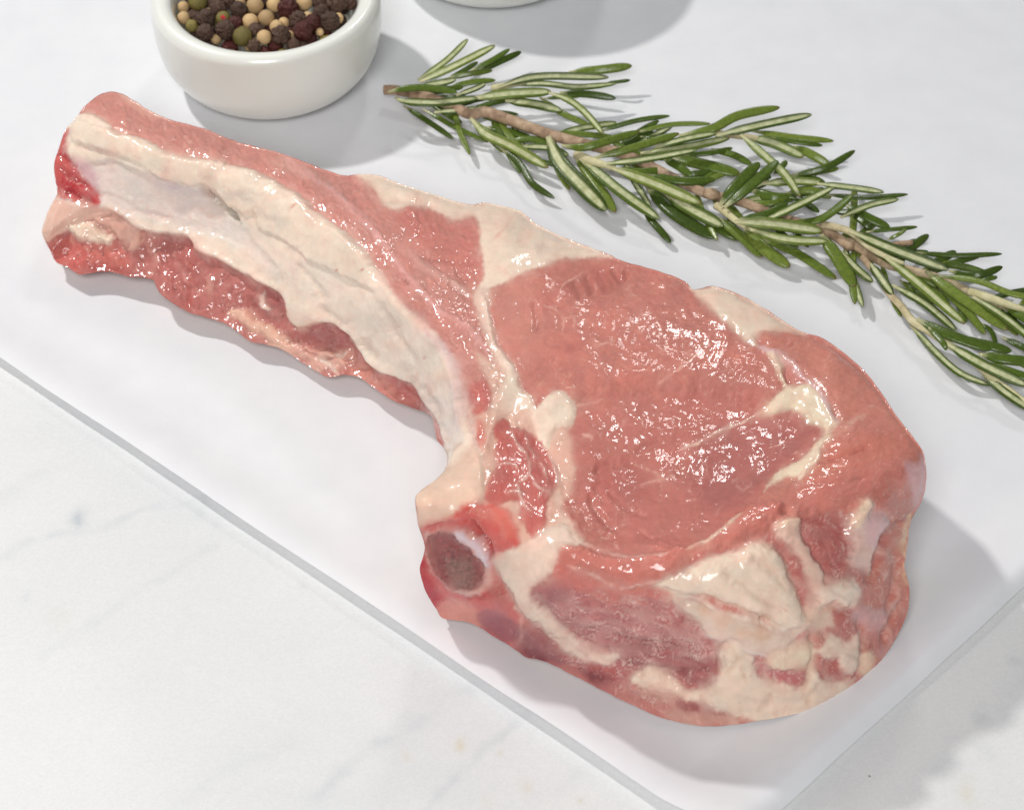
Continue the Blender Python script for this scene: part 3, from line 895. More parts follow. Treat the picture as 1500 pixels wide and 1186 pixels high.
    hgt[mm] += 0.55 * fbm(u[mm] / 5, v[mm] / 5, 183, 3)
    wet[mm] = 0.45
    for pl, wd, cl in ((k3((112, 600), (106, 670), (130, 740), (180, 800), (260, 845)), 4, (196, 84, 84)), (k3((120, 585), (200, 560), (290, 580), (350, 625), (392, 700)), 5, (200, 66, 62)),
                       (k3((270, 842), (340, 850), (390, 800), (400, 740)), 5, (184, 44, 48)), (k3((140, 600), (135, 680), (170, 760)), 2.5, (176, 110, 100)), (k3((330, 700), (345, 770), (310, 815)), 3, (176, 84, 80)),
                       (k3((390, 720), (410, 790), (400, 850)), 3, (190, 60, 60))):
        stroke(pl, cl, wd, 3, 0.75, h=-0.35, hw=5, wl=7, ws=4, brk=0.5, wt=0.9)
    # region between bone and diagonal fat
    region(k3((370, 700), (400, 690), (430, 780), (460, 860), (450, 890), (400, 860), (360, 830), (385, 780)), (196, 100, 92), 5, 5, 3, wt=0.7, op=0.9)

    # long front muscle under the lip (greyer, sheathed) -------------------
    FRONT = k3((520, 830), (640, 780), (720, 790), (860, 860), (1000, 850), (1100, 820), (1180, 860)) + k6((420, 600), (500, 700), (520, 780), (500, 860), (420, 930), (320, 940), (200, 900), (130, 880), (60, 960), (150, 1030), (260, 1080), (0, 1010)) + \
        k0((870, 1000), (800, 968)) + k3((740, 1110), (880, 1075), (780, 1060), (690, 1000), (610, 930), (545, 870))
    region(FRONT, (192, 112, 106), 4, 6, 3, wt=0.35, name='side_meat')
    region(k3((520, 850), (620, 800), (760, 830), (700, 880), (600, 900)), (162, 94, 100), 10, 8, 4, op=0.7)  # purple patch below the lip, shade painted into the meat colour
    region(k3((560, 870), (700, 900), (900, 900), (1100, 960), (1200, 1060), (1000, 1090), (860, 1060), (720, 990), (620, 930)), (176, 106, 108), 16, 12, 5, op=0.7)
    region(k6((0, 520), (200, 560), (360, 600), (300, 680), (120, 640), (0, 600)), (188, 106, 102), 14, 8, 4, op=0.8)
    region(k6((60, 750), (200, 720), (480, 800), (480, 870), (400, 920), (260, 860), (100, 810)), (166, 88, 88), 10, 10, 4, op=0.8)
    region(k3((650, 690), (760, 760), (900, 820), (1078, 800), (1078, 850), (900, 870), (740, 830), (620, 760)), (212, 112, 100), 9, 6, 3, op=0.85, wt=0.9)
    FR = k0((775, 870), (850, 855), (960, 870), (1030, 900), (1062, 960), (1050, 1010), (960, 1040), (880, 1000), (800, 960), (760, 900))
    fibres(FR, 22, 34, 2.6, 0.28, 0.28, 41, (0.7, 1, 1), bend=-1.2)
    fibres(FR, 14, 60, 6, 0.20, 0.35, 43, (0.6, 1, 1), bend=-1.2)
    for pl, wd, op in ((k3((660, 860), (760, 890), (860, 900)), 2.2, 0.6), (k6((20, 640), (160, 690), (300, 760)), 2.5, 0.45), (k6((100, 600), (240, 660), (420, 740), (500, 770)), 4, 0.45), (k6((330, 780), (400, 790), (470, 780)), 4, 0.6),
                       (k3((700, 940), (820, 960), (960, 1010), (1078, 1040)), 3, 0.4), (k3((600, 860), (680, 920), (780, 960)), 2, 0.4), (k6((0, 560), (120, 600), (300, 640)), 2, 0.4)):
        stroke(pl, (214, 168, 160), wd, 3, op, h=0.2, hw=4)
    for pl in (k6((150, 745), (260, 770), (340, 760)), k6((60, 700), (200, 735), (300, 745)), k6((240, 840), (360, 860), (450, 850))):
        stroke(pl, (112, 48, 52), 2.5, 3, 0.6, h=-0.7, hw=5)

    # red lip above it
    region(k3((650, 640), (760, 660), (900, 690), (1078, 660)) + k6((200, 330), (380, 330), (560, 200), (640, 160), (760, 170), (720, 230), (560, 330), (420, 390), (220, 480), (60, 500), (0, 480)) + k3((900, 790), (760, 740), (660, 680)),
           (208, 118, 105), 3, 4, 3, wt=0.85, h=0.9, hs=10, name='cap_muscle')
    fibres(k3((650, 640), (1078, 660), (1400, 500), (1300, 640), (900, 790), (660, 700)), 4, 40, 3, 0.16, 0.2, 51)
    stroke(k3((660, 650), (760, 640), (860, 680), (960, 690), (1078, 680)), (234, 190, 176), 2.5, 2, 0.75, h=0.2, hw=4, ft=.5)
    stroke(k3((680, 720), (780, 760), (880, 800), (960, 790), (1078, 760)), (234, 186, 174), 2.8, 2, 0.8, h=0.2, hw=4, ft=.5)
    stroke(k6((355, 358), (430, 330), (500, 280), (580, 215)), (240, 212, 188), 4, 2, 0.9, h=0.4, hw=5, ft=.9, name='fat_seam')
    stroke(k6((300, 430), (420, 360), (560, 330), (640, 300)), (226, 150, 132), 4, 4, 0.5)

    # diagonal band of fat from the bone down the front
    region(k3((385, 690), (470, 650), (560, 600), (640, 560), (700, 590), (740, 640), (660, 660), (640, 700), (600, 760), (560, 790), (530, 820), (545, 870), (610, 930), (690, 1000), (780, 1060), (885, 1072), (820, 1130), (740, 1095), (650, 1040), (560, 965), (480, 905), (440, 830), (400, 750)),
           (235, 208, 190), 3, 5, 3, h=0.5, hs=7, ft=0.95, wt=0.5, name='side_fat')
    stroke(k3((640, 420), (650, 500), (690, 580), (740, 640)), (238, 206, 186), 7, 3, 0.85, ft=0.9)
    stroke(k3((480, 910), (560, 960), (680, 1030)), (214, 150, 136), 2, 2.5, 0.6, h=-0.25, hw=4)
    stroke(k3((650, 1000), (720, 1050), (760, 1080)), (206, 150, 130), 1.5, 2, 0.5, h=-0.3, hw=4)
    # lower dark pieces beneath it
    region(k3((320, 910), (400, 900), (480, 960), (490, 1010), (430, 1020), (360, 980)), (164, 88, 96), 4, 5, 2, op=0.9, wt=0.6, name='side_meat')
    region(k3((480, 960), (560, 1000), (650, 1060), (690, 1110), (540, 1100), (470, 1030)), (156, 84, 88), 5, 5, 2, op=0.9, wt=0.6, name='side_meat')
    region(k3((500, 1050), (560, 1060), (600, 1100), (540, 1105)), (126, 24, 38), 6, 5, 2, op=0.85, wt=0.8)
    stroke(k3((485, 930), (495, 980), (480, 1040)), (226, 168, 156), 3, 2, 0.7, ft=.4)
    region(k3((640, 1080), (720, 1090), (860, 1130), (960, 1160), (900, 1186), (740, 1140)), (184, 84, 82), 5, 5, 3, op=0.85)
    region(k3((720, 1130), (800, 1140), (860, 1180), (780, 1180)), (122, 46, 54), 6, 5, 3, op=0.8)

    # big bulge of fat and the tendon sheet on the front corner -----------
    region(k6((215, 490), (330, 445), (430, 395), (540, 362), (640, 325), (705, 335), (765, 390), (785, 450), (822, 520), (845, 600), (860, 650), (800, 690), (720, 670), (640, 625), (560, 605), (480, 565), (400, 545), (300, 540)),
           (240, 217, 196), 3, 4, 2, h=1.3, hs=18, ft=1, wt=0.5, name='side_fat')
    region(k6((560, 370), (650, 330), (700, 345), (760, 400), (760, 460), (640, 480)), None, 4, h=0.8, hs=14)
    region(k6((280, 545), (380, 565), (450, 595), (600, 640), (740, 685), (860, 650), (840, 715), (760, 765), (680, 785), (600, 755), (520, 725), (440, 705), (390, 640)),
           (228, 202, 184), 3, 4, 2, h=0.5, hs=6, ft=0.8, wt=0.75, name='side_fat')
    for c, r in (((430, 600), 30), ((510, 640), 36), ((660, 700), 46), ((590, 690), 30)):
        region(k6((c[0] - r, c[1]), (c[0], c[1] - r * .7), (c[0] + r, c[1]), (c[0], c[1] + r * .7)), (222, 172, 140), 8, 5, 3, op=0.6)
    stroke(k6((300, 545), (400, 560), (520, 620), (640, 645), (740, 685), (850, 650)), (244, 228, 212), 3, 2, 0.8, h=0.6, hw=5, ft=1)
    stroke(k6((430, 700), (540, 735), (680, 790)), (240, 230, 222), 4, 2.5, 0.8, h=0.6, hw=5, ft=1)
    stroke(k6((770, 755), (830, 710), (870, 675)), (206, 96, 96), 3.5, 2.5, 0.8, h=-0.4, hw=5, wt=1)
    stroke(k6((660, 640), (700, 650)), (170, 110, 84), 3, 2.5, 0.7, h=-1.2, hw=5)
    stroke(k6((320, 560), (430, 595), (600, 650)), None, 3, h=-0.6, hw=4)

    for pl in (k6((560, 380), (640, 420), (720, 470), (770, 560)), k6((450, 420), (520, 480), (620, 540), (700, 600)), k6((380, 470), (460, 500), (560, 560))):
        stroke(pl, None, 5, h=0.5, hw=12)
    for pl in (k6((600, 390), (690, 440), (760, 520)), k6((500, 440), (600, 510), (720, 590)), k6((1040, 480), (1060, 530), (1020, 590)), k6((940, 510), (1000, 540), (1050, 530))):
        stroke(pl, (226, 186, 162), 2.5, 3, 0.45, h=-0.55, hw=6)
    for pl in (k6((540, 960), (640, 985), (760, 985), (860, 950)), k6((560, 1010), (680, 1030), (800, 1010)), k6((880, 930), (960, 910), (1040, 880))):
        stroke(pl, (226, 188, 160), 2.5, 4, 0.4, h=-0.5, hw=8)
    for pl, hh, hw in ((k6((215, 492), (330, 545), (450, 560), (560, 605), (680, 650), (790, 692), (858, 652)), -1.3, 7), (k6((858, 655), (850, 600), (825, 520), (785, 440), (760, 380), (705, 330)), -1.2, 7),
                       (k6((925, 500), (930, 430), (870, 340), (830, 260)), -1.0, 7), (k6((1195, 250), (1150, 350), (1130, 460), (1085, 480)), -1.2, 7), (k6((860, 700), (880, 780), (880, 860)), -1.0, 6),
                       (k6((1060, 600), (1085, 700), (1085, 790), (1060, 880)), -1.0, 7), (k6((500, 860), (500, 800), (530, 735), (600, 760)), -1.0, 7), (k3((545, 830), (600, 920), (700, 1000), (800, 1060)), -0.8, 7),
                       (k6((130, 890), (200, 842), (270, 870), (335, 915)), -0.9, 6), (k3((400, 760), (450, 860), (520, 960), (640, 1060)), -1.0, 7), (k6((740, 180), (800, 215), (880, 205)), -0.9, 6),
                       (k6((1190, 360), (1230, 420), (1215, 520), (1180, 640)), -1.1, 7), (k6((900, 600), (960, 580), (1010, 605), (1060, 585)), -0.9, 6)):
        stroke(pl, None, 3, h=hh, hw=hw)
    # lower fat, running round the bottom of the corner
    region(k6((125, 890), (165, 850), (205, 838), (265, 868), (330, 912), (400, 932), (470, 900), (500, 845), (492, 790), (530, 735), (600, 760), (645, 800), (650, 870), (740, 900), (830, 925), (850, 870), (870, 800), (860, 740),
               (900, 700), (950, 700), (1010, 730), (1080, 700), (1085, 790), (1060, 885), (1000, 945), (900, 1010), (800, 1045), (680, 1066), (600, 1058), (520, 1030), (420, 990), (340, 962), (270, 945), (190, 925)),
           (240, 216, 195), 3, 5, 2.5, h=0.9, hs=9, ft=1, wt=0.4, name='side_fat')
    region(k6((690, 790), (760, 770), (860, 720), (880, 790), (850, 830), (760, 850), (700, 830)), (239, 216, 190), 4, 5, 3, ft=1, h=0.5, hs=6, name='side_fat')
    region(k6((645, 790), (690, 830), (760, 850), (820, 850), (830, 900), (760, 900), (680, 880), (640, 850)), (196, 104, 106), 4, 6, 4, op=0.9, h=-0.5, hs=4, ft=0.1, wt=0.9, name='side_meat')
    region(k6((860, 690), (900, 670), (935, 700), (910, 750), (880, 760)), (196, 120, 108), 3, 3, 2, ft=0.1, h=-0.4, hs=4, wt=0.8, name='side_meat')
    region(k6((890, 780), (930, 790), (1010, 800), (1060, 830), (1070, 880), (1010, 890), (920, 890), (890, 850)), (188, 92, 84), 3, 6, 4, ft=0.1, h=-0.5, hs=4, wt=0.8, name='side_meat')
    region(k6((980, 790), (1040, 790), (1060, 850), (1000, 860)), (236, 212, 192), 3, 4, 3, ft=1, h=0.6, hs=5)
    # streak of fat near the bottom edge and pale film
    region(k6((200, 905), (320, 950), (420, 990), (520, 1030), (620, 1060), (480, 1075), (330, 1075), (250, 1040), (300, 1000), (180, 960)), (210, 158, 142), 8, 8, 4, op=0.75, ft=0.4)
    region(k6((310, 970), (380, 980), (470, 1020), (520, 1040), (420, 1030), (330, 1010)), (150, 66, 70), 4, 5, 3, op=0.8)
    for pl in (k6((530, 740), (560, 800), (520, 860)), k6((600, 760), (580, 830), (600, 900)), k6((870, 800), (860, 880), (830, 960)), k6((700, 940), (690, 990), (650, 1020)), k6((900, 890), (860, 960), (850, 1000))):
        stroke(pl, (222, 182, 152), 3, 3, 0.6, h=-0.5, hw=6)

    # right side of the corner: torn muscle, strips of fat, films ---------
    region(k6((690, 310), (760, 300), (800, 400), (860, 500), (870, 570), (850, 600), (820, 520), (780, 420)), (192, 104, 97), 3, 4, 3, wt=0.8, name='side_meat')
    region(k6((820, 240), (900, 210), (1020, 200), (1030, 280), (1050, 350), (1020, 420), (960, 470), (910, 420), (860, 340)), (188, 98, 92), 3, 5, 3, wt=0.9, h=-0.9, hs=8, name='side_meat')
    fibres(k6((820, 240), (1020, 200), (1050, 350), (960, 470), (860, 340)), 65, 20, 3, 0.2, 0.2, 61)
    region(k6((715, 255), (760, 230), (815, 228), (830, 280), (870, 360), (925, 430), (925, 510), (880, 540), (845, 440), (795, 350), (735, 300)), (230, 194, 176), 3, 4, 3, h=0.8, hs=7, ft=0.8, wt=0.9, name='side_fat')
    stroke(k6((740, 270), (800, 240), (815, 250)), (240, 212, 186), 6, 3, 0.9, h=0.9, hw=8, ft=1)
    stroke(k6((890, 230), (940, 320), (980, 420)), (218, 140, 130), 2, 2, 0.6)
    stroke(k6((850, 330), (910, 420), (960, 500)), (222, 160, 146), 3, 3, 0.5)
    region(k6((1020, 220), (1070, 190), (1090, 138), (1118, 165), (1112, 210), (1160, 195), (1192, 240), (1185, 280), (1150, 350), (1120, 400), (1135, 460), (1090, 440), (1030, 410), (1045, 340), (1020, 280)),
           (226, 190, 178), 3, 4, 3, h=1.0, hs=7, ft=0.75, wt=0.9, name='side_fat')
    region(k6((1100, 210), (1160, 195), (1190, 250), (1150, 340), (1100, 330), (1085, 270)), (216, 176, 180), 8, 5, 3, op=0.8)
    stroke(k6((1040, 260), (1070, 190), (1095, 150)), (240, 214, 186), 8, 4, 0.9, h=0.7, hw=9, ft=1)
    region(k6((900, 520), (960, 490), (1040, 475), (1080, 520), (1060, 580), (1010, 600), (960, 570), (920, 600), (880, 590)), (239, 216, 197), 3, 5, 3, h=1.1, hs=8, ft=1, wt=0.9, name='side_fat')
    region(k6((860, 600), (920, 600), (980, 590), (1000, 640), (900, 690), (850, 680)), (232, 204, 182), 5, 6, 3, ft=0.9, op=0.8)
    region(k6((960, 600), (1000, 610), (1030, 650), (1010, 700), (970, 660)), (186, 92, 84), 3, 4, 3, op=0.9, wt=0.8, name='side_meat')
    # pinkish orange outer slices at the right
    region(k6((1050, 430), (1120, 470), (1180, 360), (1250, 240), (1275, 300), (1262, 400), (1275, 500), (1240, 620), (1190, 720), (1120, 840), (1080, 830), (1090, 700), (1060, 640), (1080, 560), (1080, 490)),
           (202, 118, 103), 3, 5, 3, wt=0.7, name='cap_muscle')
    fibres(k6((1100, 470), (1250, 240), (1275, 500), (1190, 720), (1120, 840), (1080, 700)), 110, 26, 3.5, 0.16, 0.2, 71)
    region(k6((1060, 440), (1110, 480), (1090, 560), (1060, 590), (1070, 510)), (186, 96, 88), 6, 5, 3, op=0.7)
    region(k6((1060, 590), (1120, 590), (1170, 600), (1180, 660), (1160, 720), (1170, 800), (1120, 720), (1090, 660), (1040, 640)), (214, 172, 172), 4, 6, 3, op=0.75, ft=0.5, wt=0.7, h=0.3)
    region(k6((1090, 720), (1140, 690), (1165, 740), (1130, 800), (1080, 790)), (184, 92, 82), 4, 4, 2, op=0.85)
    region(k6((1080, 800), (1130, 775), (1115, 850), (1080, 870)), (234, 204, 178), 3, 3, 2, ft=1, name='side_fat')
    stroke(k6((1170, 800), (1200, 720), (1180, 640), (1230, 560), (1220, 470)), (226, 176, 164), 3, 2.5, 0.7, h=0.4, hw=5, ft=.4)
    stroke(k6((1140, 360), (1200, 380), (1225, 420)), (230, 180, 166), 3.5, 2.5, 0.7, h=0.4, hw=5)
    stroke(k6((1262, 390), (1250, 330), (1270, 250), (1282, 200)), (238, 204, 168), 4, 2, 0.9, ft=1)
    stroke(k6((1275, 500), (1258, 455), (1262, 400)), (238, 204, 168), 4, 2, 0.9, ft=1)
    stroke(k6((1160, 740), (1200, 640), (1250, 560)), (150, 70, 64), 1.5, 2, 0.6, h=-0.8, hw=5)
    stroke(k6((1160, 330), (1210, 280), (1250, 235)), (150, 70, 64), 2, 2, 0.5, h=-0.8, hw=6)

    # ---- rib: white inner face -----------------------------------------
    WHITE = k0((118, 168), (141, 171), (158, 181), (175, 198), (209, 204), (242, 221), (276, 231), (310, 235), (343, 243), (377, 253), (414, 272), (440, 287), (465, 311), (492, 330), (511, 347), (537, 372), (552, 393), (568, 416), (587, 442),
               (613, 465), (640, 488), (655, 511), (666, 537), (676, 564), (681, 594), (687, 621), (693, 640), (690, 655), (660, 684), (654, 665), (648, 632), (640, 609), (621, 583), (606, 560), (583, 549), (556, 541), (537, 522), (518, 492),
               (492, 473), (465, 473), (439, 480), (422, 465), (420, 443), (404, 424), (377, 410), (343, 393), (316, 380), (290, 370), (276, 349), (256, 346), (229, 341), (202, 333), (175, 316), (144, 306), (110, 320), (72, 345), (60, 330), (76, 298), (84, 282), (80, 240), (96, 190))
    region(WHITE, (241, 221, 202), 2, 2.5, 1.5, h=1.5, hs=5, ft=0.9, wt=0.5, name='rib_membrane')
    # bone showing through
    BONE = k1((230, 430), (330, 400), (430, 410), (520, 450), (600, 465), (700, 490), (770, 520), (850, 590), (930, 655), (1020, 760), (1110, 870), (1060, 870), (950, 790), (800, 730), (650, 690), (450, 640), (330, 590), (200, 480))
    region(BONE, (228, 211, 202), 9, 7, 3, h=-0.5, hs=8, ft=0.7, wt=0.25, name='rib_bone')
    region(k1((180, 440), (260, 420), (320, 480), (300, 540), (220, 500)), (208, 186, 190), 9, 6, 3, op=0.8)
    region(k1((560, 450), (740, 500), (760, 540), (640, 540), (560, 500)), (206, 192, 192), 9, 6, 3, op=0.7)
    fibres(BONE, 25, 40, 3, 0.05, 0.12, 81)
    # layer of fat lying over the upper half, torn at its edge
    LAY = k1((220, 230), (300, 250), (420, 290), (520, 335), (620, 370), (720, 400), (800, 410), (900, 430), (1000, 460), (1110, 520), (1186, 560)) + k2((330, 235), (420, 280), (500, 345), (530, 380), (560, 440), (580, 500), (560, 520), (480, 470), (380, 430), (300, 400), (255, 350), (200, 320), (120, 280), (100, 220), (60, 225), (30, 200)) + \
        k1((945, 665), (925, 615), (880, 590), (830, 530), (770, 500), (730, 510), (660, 480), (580, 470), (500, 420), (420, 390), (300, 350), (200, 320))
    region(LAY, (240, 220, 200), 2, 3, 3, h=1.1, hs=6, ft=1, wt=0.65, name='rib_membrane')
    region(k1((830, 450), (980, 470), (1100, 540), (1186, 620), (1150, 680), (1040, 640), (960, 560), (880, 560)), None, 4, h=1.2, hs=14)
    region(k1((790, 520), (850, 560), (920, 620), (935, 670), (890, 640), (830, 580)), (160, 152, 136), 3, 3, 2, op=0.85, h=-1.2, hs=4)  # shadow under the torn fat edge, painted grey on the bone
    region(k1((760, 500), (800, 510), (830, 560), (780, 550)), (176, 140, 130), 4, 3, 2, op=0.6)  # upper end of the same painted shadow
    stroke(k1((400, 400), (520, 440), (620, 470), (720, 510)), (238, 222, 204), 3, 2, 0.7, h=0.5, hw=4)
    for pl in (k1((220, 330), (330, 360), (430, 370)), k1((250, 400), (350, 420), (420, 410)), k1((450, 610), (560, 640), (640, 650)), k1((300, 540), (380, 560), (480, 600))):
        stroke(pl, (206, 160, 146), 2.5, 3, 0.4, h=-0.25, hw=4)
    # lower lip of the membrane
    stroke(k1((340, 600), (480, 680), (600, 720), (700, 735), (760, 800), (900, 860), (1040, 935), (1130, 1000)), (240, 218, 202), 6, 4, 0.7, h=0.9, hw=8, ft=1)
    stroke(k2((210, 560), (330, 610), (420, 640), (500, 720), (560, 800), (680, 850), (740, 920), (800, 1000)), (240, 224, 208), 7, 4, 0.6, h=0.7, hw=8, ft=1)
    # lower half of the membrane: dents and strings
    region(k2((100, 300), (260, 360), (420, 440), (560, 520), (700, 700), (820, 900), (860, 1100), (840, 1180), (800, 980), (620, 830), (480, 680), (360, 600), (220, 480), (60, 380)), (241, 223, 206), 14, 10, 4, op=0.6)
    for c, r in (((370, 560), 26), ((460, 630), 20), ((530, 680), 24), ((330, 520), 20), ((560, 740), 20), ((780, 890), 30), ((700, 800), 30), ((430, 400), 24), ((250, 340), 22), ((200, 470), 24), ((640, 640), 36), ((120, 440), 20)):
        region(k2((c[0] - r, c[1]), (c[0], c[1] - r * .8), (c[0] + r, c[1]), (c[0], c[1] + r * .8)), None, 4, 6, 5, h=(0.35 if (c[0] // 10) % 2 else -0.35), hs=9)
    for pl in (k2((700, 830), (740, 900), (800, 960)), k2((740, 870), (790, 930), (830, 1010)), k2((520, 690), (540, 740), (590, 780)), k2((350, 560), (390, 600), (460, 640)), k2((820, 1020), (850, 1080), (850, 1150)), k2((260, 400), (330, 480), (380, 560)), k2((580, 540), (650, 680), (740, 800))):
        stroke(pl, (206, 184, 168), 2, 3, 0.5, h=-0.6, hw=5)
    stroke(k2((760, 670), (830, 740), (870, 840), (890, 960), (890, 1060)), (226, 198, 196), 6, 4, 0.7, h=0.4, hw=7)
    stroke(k2((690, 590), (750, 650), (800, 700)), (206, 150, 150), 2, 2, 0.6, h=-0.3, hw=4)
    for c in ((432, 432), (528, 432), (764, 764)):
        region(k2((c[0] - 7, c[1]), (c[0], c[1] - 5), (c[0] + 7, c[1]), (c[0], c[1] + 4)), (204, 70, 66), 1.5, 2, 2, op=0.8)
    stroke(k2((255, 205), (280, 190), (330, 215)), (216, 110, 98), 1.5, 1.5, 0.7)

    # ---- rib end: blood and the fat tip ----------------------------------
    region(k1((110, 380), (150, 280), (190, 280), (180, 340), (210, 420), (270, 490), (330, 555), (315, 605), (240, 585), (160, 575), (120, 500)), (200, 70, 72), 4, 6, 4, op=0.95, wt=0.9, ft=0.2, name='rib_end_meat')
    region(k1((130, 450), (190, 480), (240, 500), (310, 555), (300, 600), (240, 570), (170, 530)), (186, 22, 38), 5, 6, 4, op=0.85, wt=1)
    region(k1((120, 380), (170, 390), (190, 440), (150, 460)), (206, 96, 88), 5, 4, 3, op=0.8)
    region(k1((190, 390), (280, 420), (330, 520), (260, 480)), (206, 160, 166), 8, 6, 3, op=0.7)
    for pl in (k1((130, 440), (200, 480), (280, 520)), k1((170, 530), (230, 560), (300, 590)), k1((130, 360), (180, 400), (220, 440))):
        stroke(pl, (150, 12, 24), 2.5, 2.5, 0.7, h=-0.8, hw=5, wt=1)
    region(k1((115, 560), (150, 580), (240, 590), (330, 608), (420, 625), (300, 650), (200, 690), (140, 730), (70, 770), (60, 720), (85, 640)), (232, 190, 172), 4, 4, 2, ft=0.9, wt=0.5, h=0.6, hs=6, name='rib_membrane')
    stroke(k1((140, 545), (180, 565), (220, 580)), (226, 120, 110), 4, 3, 0.7, wt=1)

    # ---- meat hanging below the rib ---------------------------------------
    LOW = k1((60, 770), (150, 725), (220, 690), (330, 640), (420, 640), (480, 690), (600, 725), (700, 740), (745, 800), (830, 832), (1000, 922), (1120, 1000)) + k2((205, 560), (215, 630), (262, 668), (340, 648), (405, 645), (470, 695), (520, 775), (580, 830), (690, 868), (750, 950), (790, 1020), (835, 1180), (780, 1090),
              (700, 985), (560, 910), (430, 870), (270, 800), (100, 735), (-60, 670)) + k1((760, 1090), (650, 1040), (560, 960), (530, 915), (300, 890), (180, 900), (80, 840))
    region(LOW, (190, 111, 104), 2.5, 4, 3, wt=0.85, ft=0.1, name='intercostal_meat')
    m_low = np.where(part == PARTS.index('intercostal_meat'))[0]
    hgt[m_low] += 1.7 * fbm(u[m_low] / 26, v[m_low] / 34, 91, 3) + 0.25 * fbm(u[m_low] / 8, v[m_low] / 10, 92, 3)
    alb[m_low] *= (1 + 0.20 * fbm(u[m_low] / 18, v[m_low] / 22, 93, 4))[:, None]
    region(k1((560, 730), (700, 740), (780, 830), (760, 920), (640, 1000), (560, 900), (530, 800)), (182, 98, 93), 10, 8, 3, op=0.7)
    fibres(k1((500, 720), (720, 740), (760, 1060), (600, 1000), (520, 880)), 75, 22, 3, 0.2, 0.3, 95)
    region(k1((80, 780), (160, 740), (270, 760), (280, 830), (200, 890), (110, 840)), (204, 96, 88), 8, 8, 4, op=0.8)
    region(k1((280, 770), (380, 760), (440, 820), (430, 890), (320, 860), (270, 820)), (212, 112, 100), 8, 8, 4, op=0.8)
    region(k1((180, 690), (260, 670), (320, 700), (380, 740), (340, 765), (240, 750)), (238, 214, 192), 3, 6, 4, ft=1, h=1.4, hs=7, wt=0.9, name='intercostal_fat')
    region(k1((290, 650), (400, 640), (480, 690), (490, 760), (440, 790), (400, 740), (340, 700)), (222, 176, 158), 4, 7, 4, ft=0.7, h=0.8, hs=6, op=0.9, name='intercostal_fat')
    region(k1((270, 865), (330, 850), (450, 890), (540, 912), (440, 900), (300, 895)), (150, 44, 44), 6, 5, 3, op=0.8)  # dark red under layer, colour darkened for the shadow it lies in
    stroke(k1((500, 720), (560, 830), (520, 900)), (226, 170, 152), 5, 4, 0.6, ft=.5, h=0.5, hw=7)
    stroke(k1((640, 840), (690, 920), (690, 1010)), (218, 150, 140), 3, 3, 0.6, h=0.4, hw=5)
    stroke(k1((750, 860), (790, 930), (800, 1000)), (224, 168, 152), 4, 4, 0.6, ft=.5, h=0.4, hw=6)
    stroke(k1((690, 940), (700, 1000), (700, 1040)), (176, 52, 40), 3, 3, 0.7, h=-0.8, hw=5)
    stroke(k1((1000, 950), (1040, 1000), (1090, 1100)), (228, 186, 172), 5, 4, 0.7, ft=.6, h=0.6, hw=6)
    region(k1((960, 960), (1110, 970), (1130, 1090), (1060, 1100), (1000, 1060)), (160, 86, 84), 8, 7, 3, op=0.6)
    region(k2((-20, 600), (40, 590), (110, 630), (190, 680), (230, 730), (200, 750), (120, 690), (40, 640)), (230, 186, 164), 3, 6, 4, ft=0.8, h=0.9, hs=6, wt=0.7, name='flank_fat')
    region(k2((190, 720), (280, 720), (360, 740), (440, 740), (460, 770), (420, 820), (340, 830), (270, 780)), (226, 184, 166), 4, 9, 6, ft=0.8, h=0.8, hs=6, op=0.8, wt=0.8, name='flank_fat')
    for pl in (k2((270, 740), (340, 780), (400, 820)), k2((300, 730), (400, 750), (450, 790)), k2((330, 800), (380, 780), (440, 760)), k2((110, 500), (130, 560), (160, 600))):
        stroke(pl, (170, 84, 78), 2.5, 2.5, 0.7, h=-0.8, hw=5)
    for pl in (k2((330, 780), (370, 800), (410, 840)), k2((400, 760), (430, 770), (450, 745)), k2((120, 520), (120, 570), (150, 590))):
        stroke(pl, (240, 222, 206), 3.5, 2, 0.85, h=0.7, hw=5, ft=1)
    region(k2((290, 665), (400, 640), (470, 690), (500, 740), (420, 735), (330, 715)), (170, 92, 88), 6, 6, 3, op=0.8)
    region(k2((460, 760), (540, 830), (640, 880), (740, 960), (640, 930), (540, 880), (450, 830)), (214, 146, 130), 6, 7, 3, op=0.75, ft=.4)
    region(k2((600, 850), (700, 870), (740, 940), (660, 930)), (184, 92, 90), 6, 6, 3, op=0.7)

    # ---- marbling flecks of the eye ------------------------------------
    for pl, wd in ((k4((415, 480), (425, 420), (470, 380), (550, 350)), 1.6), (k4((340, 500), (390, 510), (430, 550), (430, 610)), 1.3), (k4((430, 555), (470, 550), (475, 600)), 1.2), (k4((560, 650), (580, 675), (650, 645)), 2.0), (k4((570, 400), (575, 440), (560, 460)), 1.2),
                   (k4((700, 560), (760, 540), (810, 525)), 1.1), (k4((850, 825), (900, 800), (960, 750), (1020, 715)), 2.0), (k4((480, 915), (540, 915), (600, 890)), 1.3), (k4((320, 860), (345, 830)), 1.6), (k4((440, 855), (480, 850)), 1.4), (k4((765, 970), (775, 1010)), 1.5), (k4((510, 1050), (545, 1045), (550, 1060)), 2.5), (k4((190, 490), (225, 492)), 1.3),
                   (k3((940, 310), (990, 325), (1030, 350), (1060, 370)), 1.8), (k3((960, 390), (1020, 370), (1078, 375)), 1.6), (k3((810, 600), (835, 600)), 3.5), (k3((860, 640), (880, 655)), 2.5), (k3((730, 190), (770, 195)), 3.0), (k3((700, 490), (705, 500)), 2),
                   (k5((40, 440), (80, 420)), 2.5), (k5((0, 820), (60, 825), (100, 800)), 1.6), (k5((270, 960), (290, 930)), 1.8), (k5((490, 690), (540, 680)), 1.2), (k5((130, 330), (180, 310)), 1.2)):
        stroke(pl, (228, 176, 160), wd, 1.3, 0.8, ft=0.5, h=0.06, hw=3, brk=0.4)
